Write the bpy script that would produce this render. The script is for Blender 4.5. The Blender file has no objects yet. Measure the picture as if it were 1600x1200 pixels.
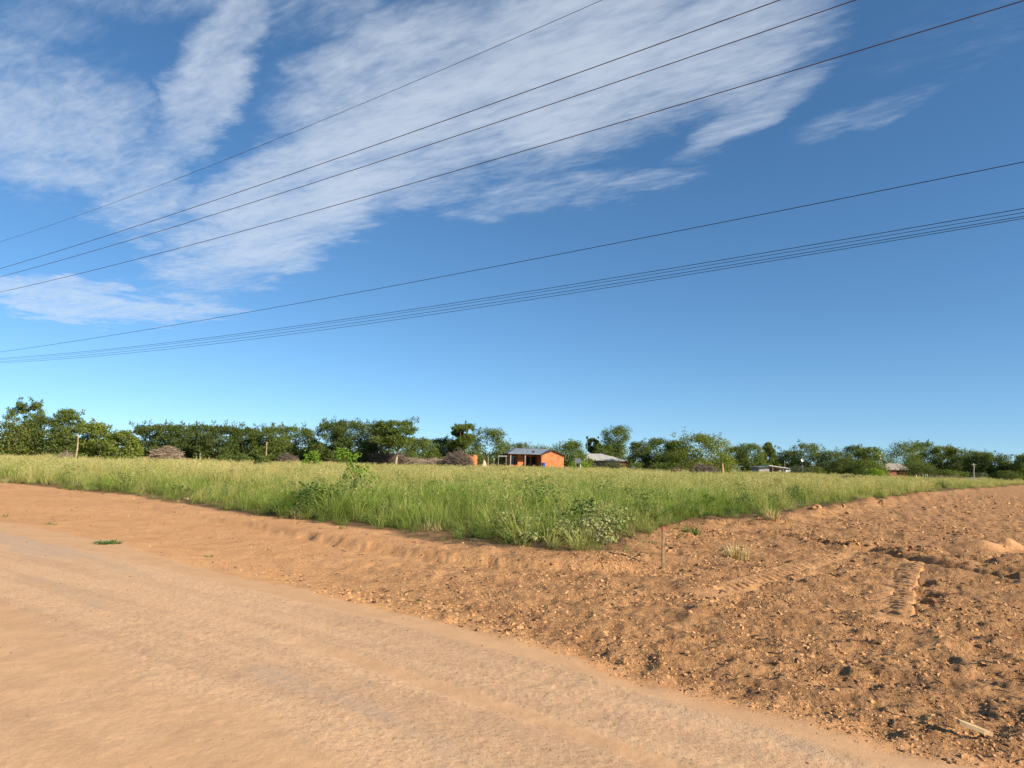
import bpy, math, random
import numpy as np
from mathutils import Vector, Matrix, noise as mnoise

R = math.radians
sc = bpy.context.scene
COL = sc.collection

# ------------------------------------------------------------------ camera
CAM_H, PITCH, ROLL, FPX = 1.6, R(6.1), R(1.53), 1100.0
Fv = Vector((0, math.cos(PITCH), math.sin(PITCH)))
R0 = Vector((1, 0, 0)); U0 = Vector((0, -math.sin(PITCH), math.cos(PITCH)))
Rv = R0 * math.cos(ROLL) + U0 * math.sin(ROLL)
Uv = U0 * math.cos(ROLL) - R0 * math.sin(ROLL)
camd = bpy.data.cameras.new('camera'); cam = bpy.data.objects.new('camera', camd); COL.objects.link(cam)
M = Matrix((Rv, Uv, -Fv)).transposed().to_4x4(); M.translation = (0, 0, CAM_H)
cam.matrix_world = M
camd.sensor_width = 36; camd.lens = 36 * FPX / 1600; camd.clip_end = 20000; camd.clip_start = 0.05
sc.camera = cam

def ray(px, py):
    return Fv * FPX + Rv * (px - 800) + Uv * (600 - py)
def gp(px, py, z=0.0):                 # where the sight line through a photo point meets the level z
    d = ray(px, py); t = (z - CAM_H) / d.z
    return (d.x * t, d.y * t)
def at(px, py, D):                     # the point D metres ahead on that sight line
    d = ray(px, py); t = D / d.y
    return Vector((d.x * t, D, CAM_H + d.z * t))
def azel(px, py):
    d = ray(px, py).normalized()
    return math.degrees(math.atan2(d.x, d.y)), math.degrees(math.asin(d.z))

# ------------------------------------------------------------------ light
SUN_EL = R(27); SUN_AZ = math.atan2(0.82, -0.57)     # clockwise from +Y: from the right and behind
sunv = Vector((math.sin(SUN_AZ) * math.cos(SUN_EL), math.cos(SUN_AZ) * math.cos(SUN_EL), math.sin(SUN_EL)))
sl = bpy.data.lights.new('sun', 'SUN'); sun = bpy.data.objects.new('sun', sl); COL.objects.link(sun)
sl.energy = 4.6; sl.angle = R(0.53); sl.color = (1.0, 0.90, 0.76)
sun.rotation_euler = (-sunv).to_track_quat('-Z', 'Y').to_euler(); sun.location = (0, 0, 60)

sc.view_settings.view_transform = 'Standard'; sc.view_settings.look = 'None'
sc.view_settings.gamma = 1; sc.view_settings.use_curve_mapping = False
sc.view_settings.exposure = 0.85
sc.cycles.use_denoising = True
try: sc.cycles.denoiser = 'OPENIMAGEDENOISE'
except Exception: pass
sc.cycles.max_bounces = 6; sc.cycles.diffuse_bounces = 3; sc.cycles.transmission_bounces = 3
sc.cycles.transparent_max_bounces = 4; sc.cycles.use_adaptive_sampling = True

W = bpy.data.worlds.new('World'); sc.world = W; W.use_nodes = True
nt = W.node_tree; nt.nodes.clear()
class NB:                               # terse node building
    def __init__(s, nt): s.nt = nt
    def n(s, t, **kw):
        o = s.nt.nodes.new(t)
        for k, v in kw.items(): setattr(o, k, v)
        return o
    def put(s, sock, v):
        if isinstance(v, bpy.types.NodeSocket): s.nt.links.new(v, sock)
        else: sock.default_value = v
    def m(s, op, a, b=0.0, c=0.0, clamp=False):
        o = s.n('ShaderNodeMath', operation=op, use_clamp=clamp)
        for i, v in enumerate((a, b, c)): s.put(o.inputs[i], v)
        return o.outputs[0]
    def ss(s, x, a, b, lo=0.0, hi=1.0):
        o = s.n('ShaderNodeMapRange', interpolation_type='SMOOTHSTEP')
        s.put(o.inputs[0], x); s.put(o.inputs[1], a); s.put(o.inputs[2], b); s.put(o.inputs[3], lo); s.put(o.inputs[4], hi)
        return o.outputs[0]
    def mix(s, f, a, b, bt='MIX'):
        o = s.n('ShaderNodeMix', data_type='RGBA', blend_type=bt)
        s.put(o.inputs[0], f)
        for i, v in ((6, a), (7, b)):
            s.put(o.inputs[i], v if isinstance(v, bpy.types.NodeSocket) else (*v, 1) if len(v) == 3 else v)
        return o.outputs[2]
    def noise(s, vec, scale, detail=4, rough=0.55, dist=0.0, out=0):
        o = s.n('ShaderNodeTexNoise'); 
        if vec is not None: s.put(o.inputs['Vector'], vec)
        s.put(o.inputs['Scale'], scale); s.put(o.inputs['Detail'], detail); s.put(o.inputs['Roughness'], rough); s.put(o.inputs['Distortion'], dist)
        return o.outputs[out]
    def xyz(s, x, y, z=0.0):
        o = s.n('ShaderNodeCombineXYZ')
        for i, v in enumerate((x, y, z)): s.put(o.inputs[i], v)
        return o.outputs[0]
    def attr(s, name, typ='GEOMETRY', out='Fac'):
        o = s.n('ShaderNodeAttribute', attribute_name=name, attribute_type=typ)
        return o.outputs[out]

b = NB(nt)
sky = b.n('ShaderNodeTexSky', sky_type='NISHITA'); sky.sun_disc = False
sky.sun_elevation = SUN_EL; sky.sun_rotation = SUN_AZ
sky.altitude = 900; sky.air_density = 1.0; sky.dust_density = 0.12; sky.ozone_density = 5.0
tc = b.n('ShaderNodeTexCoord'); sep = b.n('ShaderNodeSeparateXYZ'); nt.links.new(tc.outputs['Generated'], sep.inputs[0])
X, Y, Z = sep.outputs
vn = b.n('ShaderNodeVectorMath', operation='NORMALIZE'); nt.links.new(b.xyz(X, Y, b.m('MULTIPLY_ADD', Z, 1.03, 0.052)), vn.inputs[0]); nt.links.new(vn.outputs[0], sky.inputs[0])   # clear air: no white band at the horizon
zc = b.m('MAXIMUM', Z, 0.06)
u = b.m('DIVIDE', X, zc); v = b.m('DIVIDE', Y, zc)                       # on a level cloud sheet
az = b.m('MULTIPLY', b.m('ARCTAN2', X, Y), 57.2958); el = b.m('MULTIPLY', b.m('ARCSINE', Z), 57.2958)
uv = b.xyz(u, v)
wn = b.n('ShaderNodeTexNoise'); b.put(wn.inputs['Vector'], uv); b.put(wn.inputs['Scale'], 2.2); b.put(wn.inputs['Detail'], 6.0); b.put(wn.inputs['Roughness'], 0.62)
ws = b.n('ShaderNodeSeparateColor'); nt.links.new(wn.outputs['Color'], ws.inputs[0])
azw = b.m('MULTIPLY_ADD', b.m('SUBTRACT', ws.outputs[0], 0.5), 8.0, az)
elw = b.m('MULTIPLY_ADD', b.m('SUBTRACT', ws.outputs[1], 0.5), 4.5, el)
# banks of high thin cloud: centre, half axes (photo points and degrees), tilt, weight
BANKS = [(500, 285, 13.5, 4.6, 38, 1.0), (640, 165, 12.0, 7.0, 30, 1.0), (860, 110, 14.5, 6.6, 14, 1.0), (1090, 70, 12.5, 4.6, 10, .95),
         (395, 372, 6.5, 2.6, 12, .85), (1370, 160, 6.5, 1.0, 15, .34), (1180, 175, 7.0, 1.6, 22, .6),
         (335, 120, 9.0, 2.7, 64, .82), (228, 300, 3.6, 3.4, 60, .75), (60, 190, 9.5, 4.6, -4, .75), (190, 190, 3.4, 4, 60, .5),
         (140, 472, 9.5, 1.4, 1, .85), (1000, 300, 6, 1.1, 14, .5), (820, 305, 9, 1.8, 8, .5), (1470, 70, 7, 3, 20, .2), (20, 60, 8, 5, 0, .3),
         (980, -120, 22, 5, 4, .7), (200, -140, 20, 6, 0, .6)]
mask = None
for px, py, a, c, ang, wgt in BANKS:
    a0, e0 = azel(px, py)
    ca, sa = math.cos(R(ang)), math.sin(R(ang))
    dx = b.m('SUBTRACT', azw, a0); dy = b.m('SUBTRACT', elw, e0)
    p = b.m('ADD', b.m('MULTIPLY', dx, ca / a), b.m('MULTIPLY', dy, sa / a))
    q = b.m('SUBTRACT', b.m('MULTIPLY', dy, ca / c), b.m('MULTIPLY', dx, sa / c))
    d2 = b.m('ADD', b.m('MULTIPLY', p, p), b.m('MULTIPLY', q, q))
    f = b.m('MULTIPLY', b.ss(d2, 0.15, 1.75, 1, 0), wgt)
    mask = f if mask is None else b.m('MAXIMUM', mask, f)
# the same kind of sky goes on all round, out of the picture
side = b.m('MULTIPLY', b.ss(b.noise(b.xyz(b.m('ADD', u, 7.3), v), 0.5, 4, 0.6), 0.5, 0.72), b.ss(Y, 0.55, 0.1))
mask = b.m('MAXIMUM', mask, b.m('MULTIPLY', side, 0.8))
wind = math.atan2(0.58, -0.815)                             # the way the streaks run
mp = b.n('ShaderNodeMapping', vector_type='TEXTURE'); b.put(mp.inputs[0], uv); mp.inputs['Rotation'].default_value = (0, 0, wind); mp.inputs['Scale'].default_value = (2.8, 1.0, 1)
st = b.noise(mp.outputs[0], 6.0, 9, 0.60, 0.4)
fine = b.noise(mp.outputs[0], 34.0, 6, 0.6, 0.4)
tex = b.m('ADD', b.m('MULTIPLY', st, 0.74), b.m('MULTIPLY', fine, 0.40))
dens = b.ss(b.m('ADD', b.m('MULTIPLY', mask, 0.58), tex), 0.62, 1.34)
dens = b.m('MULTIPLY', b.m('MULTIPLY', dens, 0.80), b.ss(mask, 0.0, 0.42))
sat = b.n('ShaderNodeHueSaturation'); nt.links.new(sky.outputs[0], sat.inputs['Color']); sat.inputs['Saturation'].default_value = 1.08; sat.inputs['Hue'].default_value = 0.4945
skyc = sat.outputs[0]
cloudc = b.mix(0.15, (4.9, 5.4, 6.1), skyc)
bg = b.n('ShaderNodeBackground'); nt.links.new(b.mix(dens, skyc, cloudc), bg.inputs[0]); bg.inputs[1].default_value = 0.084
wo = b.n('ShaderNodeOutputWorld'); nt.links.new(bg.outputs[0], wo.inputs[0])

# ------------------------------------------------------------------ helpers
def sstep(x, a, c):
    t = np.clip((x - a) / (c - a), 0, 1); return t * t * (3 - 2 * t)
def _hash(ix, iy, seed):
    h = (ix.astype(np.int64) * 374761393 + iy.astype(np.int64) * 668265263 + seed * 974634777) & 0xffffffff
    h = ((h ^ (h >> 13)) * 1274126177) & 0xffffffff
    return ((h ^ (h >> 16)) & 0xffff) / 65535.0
def vnoise(x, y, seed=0):
    ix = np.floor(x); iy = np.floor(y); fx = x - ix; fy = y - iy
    fx = fx * fx * fx * (fx * (fx * 6 - 15) + 10); fy = fy * fy * fy * (fy * (fy * 6 - 15) + 10)
    a = _hash(ix, iy, seed); c = _hash(ix + 1, iy, seed); d = _hash(ix, iy + 1, seed); e = _hash(ix + 1, iy + 1, seed)
    return (a + (c - a) * fx) * (1 - fy) + (d + (e - d) * fx) * fy
def fbm(x, y, f, oct=4, seed=0, gain=0.5):
    s = 0; amp = 1; tot = 0
    for k in range(oct):
        c, n_ = math.cos(k * 1.3 + 0.4), math.sin(k * 1.3 + 0.4)
        s = s + amp * (vnoise((x * c - y * n_) * f + 31.7 * k, (x * n_ + y * c) * f + 17.3 * k, seed + k) - 0.5); tot += amp * 0.5; amp *= gain; f *= 2.03
    return s / tot
def seg_dist(x, y, pts, closed=False):
    best = np.full(x.shape, 1e9); along = np.zeros(x.shape); acc = 0.0
    n_ = len(pts); last = n_ if closed else n_ - 1
    for i in range(last):
        ax, ay = pts[i]; bx, by = pts[(i + 1) % n_]
        vx, vy = bx - ax, by - ay; L2 = vx * vx + vy * vy + 1e-12; L = math.sqrt(L2)
        t = np.clip(((x - ax) * vx + (y - ay) * vy) / L2, 0, 1)
        d = np.hypot(x - ax - t * vx, y - ay - t * vy)
        k = d < best
        best = np.where(k, d, best); along = np.where(k, acc + t * L, along); acc += L
    return best, along
def inside(x, y, pts):
    r = np.zeros(x.shape, bool); n_ = len(pts)
    for i in range(n_):
        ax, ay = pts[i]; bx, by = pts[(i + 1) % n_]
        if ay == by: continue
        c = ((ay > y) != (by > y)) & (x < (bx - ax) * (y - ay) / (by - ay) + ax)
        r ^= c
    return r
def mesh_np(name, co, faces, mats=(), smooth=False, mat_idx=None):
    """co (n,3); faces (m,k) all the same size, or a list of lists"""
    me = bpy.data.meshes.new(name)
    co = np.asarray(co, np.float32)
    if isinstance(faces, np.ndarray):
        m_, k = faces.shape
        me.vertices.add(len(co)); me.vertices.foreach_set('co', co.ravel())
        me.loops.add(m_ * k); me.loops.foreach_set('vertex_index', faces.astype(np.int32).ravel())
        me.polygons.add(m_); me.polygons.foreach_set('loop_start', np.arange(0, m_ * k, k, dtype=np.int32))
        me.polygons.foreach_set('loop_total', np.full(m_, k, np.int32))
        me.update(calc_edges=True)
    else:
        me.from_pydata([tuple(map(float, c)) for c in co], [], [list(map(int, f)) for f in faces])
    for m_ in mats: me.materials.append(m_)
    if mat_idx is not None: me.polygons.foreach_set('material_index', np.asarray(mat_idx, np.int32))
    if smooth: me.polygons.foreach_set('use_smooth', np.ones(len(me.polygons), bool))
    me.update()
    return me
def link(name, me, parent=None, loc=None):
    o = bpy.data.objects.new(name, me); COL.objects.link(o)
    if loc is not None: o.location = loc
    if parent is not None: o.parent = parent
    return o
def tag(o, label=None, cat=None, group=None, kind=None):
    if label: o['label'] = label
    if cat: o['category'] = cat
    if group: o['group'] = group
    if kind: o['kind'] = kind
    return o
def thing(name, label, cat, loc, rz=0.0, group=None):
    o = link(name, None, None, loc); o.rotation_euler = (0, 0, rz); o.empty_display_size = 0.3
    return tag(o, label, cat, group)
class MB:                               # collects shapes for ONE mesh
    def __init__(s): s.v = []; s.f = []
    def add(s, vs, fs):
        k = len(s.v); s.v += [tuple(p) for p in vs]; s.f += [[i + k for i in f] for f in fs]; return s
    def box(s, x0, x1, y0, y1, z0, z1):
        return s.add([(x0, y0, z0), (x1, y0, z0), (x1, y1, z0), (x0, y1, z0), (x0, y0, z1), (x1, y0, z1), (x1, y1, z1), (x0, y1, z1)],
                     [(0, 3, 2, 1), (4, 5, 6, 7), (0, 1, 5, 4), (1, 2, 6, 5), (2, 3, 7, 6), (3, 0, 4, 7)])
    def prism(s, poly, dirv):           # polygon extruded along a vector
        n_ = len(poly); d = Vector(dirv); p = [Vector(q) for q in poly]
        return s.add(p + [q + d for q in p], [list(range(n_))[::-1], [i + n_ for i in range(n_)]] + [(i, (i + 1) % n_, (i + 1) % n_ + n_, i + n_) for i in range(n_)])
    def tube(s, pts, rad, sides=6):
        pts = [Vector(p) for p in pts]; rings = []; k = len(s.v)
        for i, p in enumerate(pts):
            t = (pts[min(i + 1, len(pts) - 1)] - pts[max(i - 1, 0)]).normalized()
            a = t.orthogonal().normalized() if i == 0 else (a - t * a.dot(t)).normalized()
            c = t.cross(a); r = rad[i] if hasattr(rad, '__len__') else rad
            for j in range(sides):
                g = 2 * math.pi * j / sides
                s.v.append(tuple(p + (a * math.cos(g) + c * math.sin(g)) * r))
        for i in range(len(pts) - 1):
            for j in range(sides):
                s.f.append([k + i * sides + j, k + i * sides + (j + 1) % sides, k + (i + 1) * sides + (j + 1) % sides, k + (i + 1) * sides + j])
        s.f.append([k + j for j in range(sides)][::-1]); e = k + (len(pts) - 1) * sides; s.f.append([e + j for j in range(sides)])
        return s
    def build(s, name, mat, parent=None, loc=None, smooth=False):
        me = bpy.data.meshes.new(name); me.from_pydata(s.v, [], s.f); me.materials.append(mat)
        if smooth: me.polygons.foreach_set('use_smooth', np.ones(len(me.polygons), bool))
        me.update(); return link(name, me, parent, loc)

# ------------------------------------------------------------------ materials
def mat(name, col, rough=0.9, var=0.12, scale=4.0, bump=0.0, spec=0.2, coord='Object', col2=None, metal=0.0):
    m = bpy.data.materials.new(name); m.use_nodes = True; t = m.node_tree; q = NB(t)
    p = t.nodes['Principled BSDF']; tcn = q.n('ShaderNodeTexCoord')
    f = q.noise(tcn.outputs[coord], scale, 5, 0.6)
    lo = tuple(c * (1 - var * 2) for c in col); hi = tuple(min(1, c * (1 + var)) for c in (col2 or col))
    t.links.new(q.mix(q.ss(f, 0.32, 0.68), lo, hi), p.inputs['Base Color'])
    p.inputs['Roughness'].default_value = rough; p.inputs['Specular IOR Level'].default_value = spec; p.inputs['Metallic'].default_value = metal
    if bump:
        bn = q.n('ShaderNodeBump'); bn.inputs['Strength'].default_value = bump; bn.inputs['Distance'].default_value = 0.02
        t.links.new(f, bn.inputs['Height']); t.links.new(bn.outputs[0], p.inputs['Normal'])
    return m
def leaf_mat(name, ca, cb, trans=0.45, src='GEOMETRY', rough=0.6):
    """two leaf tones mixed by the leaf's own 'tint'"""
    m = bpy.data.materials.new(name); m.use_nodes = True; t = m.node_tree; q = NB(t); t.nodes.clear()
    out = q.n('ShaderNodeOutputMaterial')
    c = q.mix(q.attr('tint', src), ca, cb)
    d = q.n('ShaderNodeBsdfPrincipled'); t.links.new(c, d.inputs['Base Color']); d.inputs['Roughness'].default_value = rough; d.inputs['Specular IOR Level'].default_value = 0.12
    tr = q.n('ShaderNodeBsdfTranslucent'); t.links.new(q.mix(1.0, c, (1.15, 1.1, 0.5), 'MULTIPLY'), tr.inputs[0])
    mx = q.n('ShaderNodeMixShader'); mx.inputs[0].default_value = trans
    t.links.new(d.outputs[0], mx.inputs[1]); t.links.new(tr.outputs[0], mx.inputs[2]); t.links.new(mx.outputs[0], out.inputs[0])
    return m
SOIL_A, SOIL_B = (0.65, 0.345, 0.150), (0.53, 0.27, 0.115)
ROAD_A, ROAD_B = (0.66, 0.405, 0.220), (0.57, 0.345, 0.188)

def ground_mat():
    m = bpy.data.materials.new('earth'); m.use_nodes = True; t = m.node_tree; q = NB(t); p = t.nodes['Principled BSDF']
    tcn = q.n('ShaderNodeTexCoord'); P = tcn.outputs['Object']
    big = q.noise(P, 0.35, 5, 0.6); mid = q.noise(P, 2.5, 6, 0.65); fine = q.noise(P, 22.0, 6, 0.7); grit = q.noise(P, 110.0, 3, 0.7)
    soil = q.mix(q.ss(q.m('ADD', q.m('MULTIPLY', mid, 0.55), q.m('MULTIPLY', big, 0.45)), 0.36, 0.64), SOIL_B, SOIL_A)
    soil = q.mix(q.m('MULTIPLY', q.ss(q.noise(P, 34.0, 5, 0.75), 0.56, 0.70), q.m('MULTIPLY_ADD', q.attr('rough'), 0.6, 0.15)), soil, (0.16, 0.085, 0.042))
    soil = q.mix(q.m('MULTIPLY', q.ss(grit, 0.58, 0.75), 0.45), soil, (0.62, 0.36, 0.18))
    soil = q.mix(q.m('MULTIPLY', q.ss(q.attr('rough'), 0.25, 0.9), 0.75), soil, q.mix(q.ss(mid, 0.38, 0.62), (0.31, 0.158, 0.068), (0.49, 0.262, 0.113)))     # freshly turned earth, its fine shadows mixed in as a darker colour
    # packed road: long faint streaks along its own direction
    mpn = q.n('ShaderNodeMapping', vector_type='TEXTURE'); q.put(mpn.inputs[0], P); mpn.inputs['Rotation'].default_value = (0, 0, R(-35.5)); mpn.inputs['Scale'].default_value = (14, 1.0, 1)
    streak = q.noise(mpn.outputs[0], 2.4, 6, 0.6); 
    road = q.mix(q.ss(streak, 0.40, 0.58), ROAD_B, ROAD_A); lines = q.noise(mpn.outputs[0], 9.0, 4, 0.6); road = q.mix(q.m('MULTIPLY', q.ss(lines, 0.55, 0.68), 0.35), road, (0.50, 0.315, 0.18))
    crust = q.noise(P, 13.0, 9, 0.72, 0.15)
    road = q.mix(q.m('MULTIPLY', q.ss(crust, 0.52, 0.62), 0.35), road, (0.70, 0.46, 0.265))
    road = q.mix(q.m('MULTIPLY', q.ss(q.noise(P, 30.0, 5, 0.75), 0.53, 0.64), q.m('MULTIPLY_ADD', q.attr('sandy'), -0.45, 0.75)), road, (0.34, 0.205, 0.115)); road = q.mix(q.m('MULTIPLY', q.ss(grit, 0.60, 0.72), 0.5), road, (0.74, 0.52, 0.31))
    smooth_ = q.mix(q.ss(mid, 0.35, 0.65), (0.54, 0.312, 0.156), (0.60, 0.355, 0.180))
    road = q.mix(q.m('MULTIPLY', q.attr('grey'), 0.6), road, (0.50, 0.345, 0.225))
    road = q.mix(q.attr('sandy'), road, smooth_)
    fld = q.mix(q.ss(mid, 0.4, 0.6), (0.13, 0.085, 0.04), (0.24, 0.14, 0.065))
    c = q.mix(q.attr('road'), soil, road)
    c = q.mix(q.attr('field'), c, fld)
    t.links.new(c, p.inputs['Base Color']); p.inputs['Roughness'].default_value = 0.95; p.inputs['Specular IOR Level'].default_value = 0.1
    rough = q.attr('rough')
    hgt = q.m('ADD', q.m('MULTIPLY', q.m('ADD', q.m('MULTIPLY', fine, 0.045), q.m('MULTIPLY', q.noise(P, 9.0, 6, 0.65), 0.075)), rough), q.m('MULTIPLY', q.m('ADD', crust, q.m('ADD', q.m('MULTIPLY', grit, .30), q.m('MULTIPLY', fine, .30))), q.m('MULTIPLY_ADD', q.attr('sandy'), -0.009, 0.014)))
    bn = q.n('ShaderNodeBump'); bn.inputs['Strength'].default_value = 1.0; bn.inputs['Distance'].default_value = 1.0
    t.links.new(hgt, bn.inputs['Height']); t.links.new(bn.outputs[0], p.inputs['Normal'])
    return m
M_EARTH = ground_mat()
def clod_mat():
    m = bpy.data.materials.new('loose_earth'); m.use_nodes = True; t = m.node_tree; q = NB(t); p = t.nodes['Principled BSDF']
    k = q.attr('tint', 'INSTANCER'); c = q.mix(q.ss(k, 0.0, 0.8), (0.38, 0.195, 0.083), (0.55, 0.30, 0.130)); c = q.mix(q.ss(k, 0.80, 0.82), c, (0.10, 0.06, 0.034))
    t.links.new(c, p.inputs['Base Color']); p.inputs['Roughness'].default_value = 0.95; p.inputs['Specular IOR Level'].default_value = 0.1
    return m
M_CLOD = clod_mat()

# ------------------------------------------------------------------ the lie of the land
RD = Vector((-0.815, 0.58)).normalized()                     # direction of the road, away to the left
def extend(pts, a=None, c=None):
    r = list(pts)
    if a: r.insert(0, (r[0][0] + a[0], r[0][1] + a[1]))
    if c: r.append((r[-1][0] + c[0], r[-1][1] + c[1]))
    return r
ROAD_EDGE = extend([gp(*p) for p in [(0, 829), (200, 874), (400, 927), (600, 974), (800, 1026), (1000, 1088), (1200, 1142), (1360, 1192)]], (RD.x * 400, RD.y * 400), (RD.x * -60, RD.y * -60))
LOOSE_EDGE = extend([gp(*p) for p in [(0, 815), (180, 846), (300, 883), (400, 907), (560, 948), (800, 1006), (1000, 1070), (1200, 1118), (1400, 1176)]], (RD.x * 400, RD.y * 400), (RD.x * -60, RD.y * -60))
FIELD_L = [gp(*p) for p in [(0, 756), (100, 765), (200, 775), (300, 790), (350, 801), (450, 817), (550, 832), (650, 850), (750, 864), (850, 872), (915, 874), (962, 864)]]
FIELD_R = [gp(*p) for p in [(985, 853), (1015, 842), (1055, 828), (1130, 821), (1180, 820), (1215, 810), (1280, 800), (1350, 787), (1420, 775), (1480, 768), (1540, 763), (1600, 758)]]
FIELD = extend(FIELD_L, (RD.x * 500, RD.y * 500)) + extend(FIELD_R, None, (300, 30))
FIELD_POLY = FIELD + [(2500, 3500), (-2500, 3500)]
ROAD_POLY = ROAD_EDGE + [(ROAD_EDGE[-1][0] - 60, ROAD_EDGE[-1][1] - 60), (ROAD_EDGE[0][0] - 60, ROAD_EDGE[0][1] - 60)]
SAND_EDGE = extend([gp(*p) for p in [(0, 945), (110, 985), (260, 1050), (410, 1118), (575, 1205)]], (RD.x * 60, RD.y * 60), (RD.x * -6, RD.y * -6))
SAND_POLY = SAND_EDGE + [(SAND_EDGE[-1][0] - 60, SAND_EDGE[-1][1] - 60), (SAND_EDGE[0][0] - 60, SAND_EDGE[0][1] - 60)]
BAND = [gp(*p) for p in [(430, 988), (560, 1030), (700, 1076), (800, 1108), (950, 1160), (1090, 1215), (1200, 1262)]]
SOIL_POLY = LOOSE_EDGE + [(LOOSE_EDGE[-1][0] - 60, LOOSE_EDGE[-1][1] - 60), (LOOSE_EDGE[0][0] - 60, LOOSE_EDGE[0][1] - 60)]
RUTS = [[gp(*p) for p in [(1215, 838), (1300, 853), (1390, 869), (1480, 886), (1600, 908), (1720, 930)]],
        [gp(*p) for p in [(1350, 858), (1420, 864), (1500, 876), (1600, 890), (1720, 912)]]]
MOUNDS = [(*gp(1535, 858), 0.24, 0.55), (*gp(1575, 857), 0.24, 0.38), (*gp(1420, 838), 0.12, 0.5), (*gp(1330, 832), .12, .6), (*gp(1235, 818), 0.22, 0.45),
          (*gp(1275, 806), 0.30, 0.7), (*gp(1365, 790), 0.25, 0.8), (*gp(1180, 826), .10, .4), (*gp(1440, 780), .25, 1.0), (*gp(1080, 842), .12, .4), (*gp(1000, 868), .10, .35)]
TREAD = [([gp(1105, 930), gp(1150, 916), gp(1215, 897), gp(1290, 874), gp(1325, 864)], .24, .17), ([gp(1392, 968), gp(1398, 950), gp(1404, 915), gp(1418, 890), gp(1428, 876)], .20, .19)]     # wheel marks with pressed ribs
PITS = [(*gp(1434, 912), 0.20, 0.20), (*gp(1432, 927), 0.26, 0.22), (*gp(1436, 942), 0.18, 0.2), (*gp(985, 877), 0.07, 0.16), (*gp(1290, 900), .08, .2)]

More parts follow.
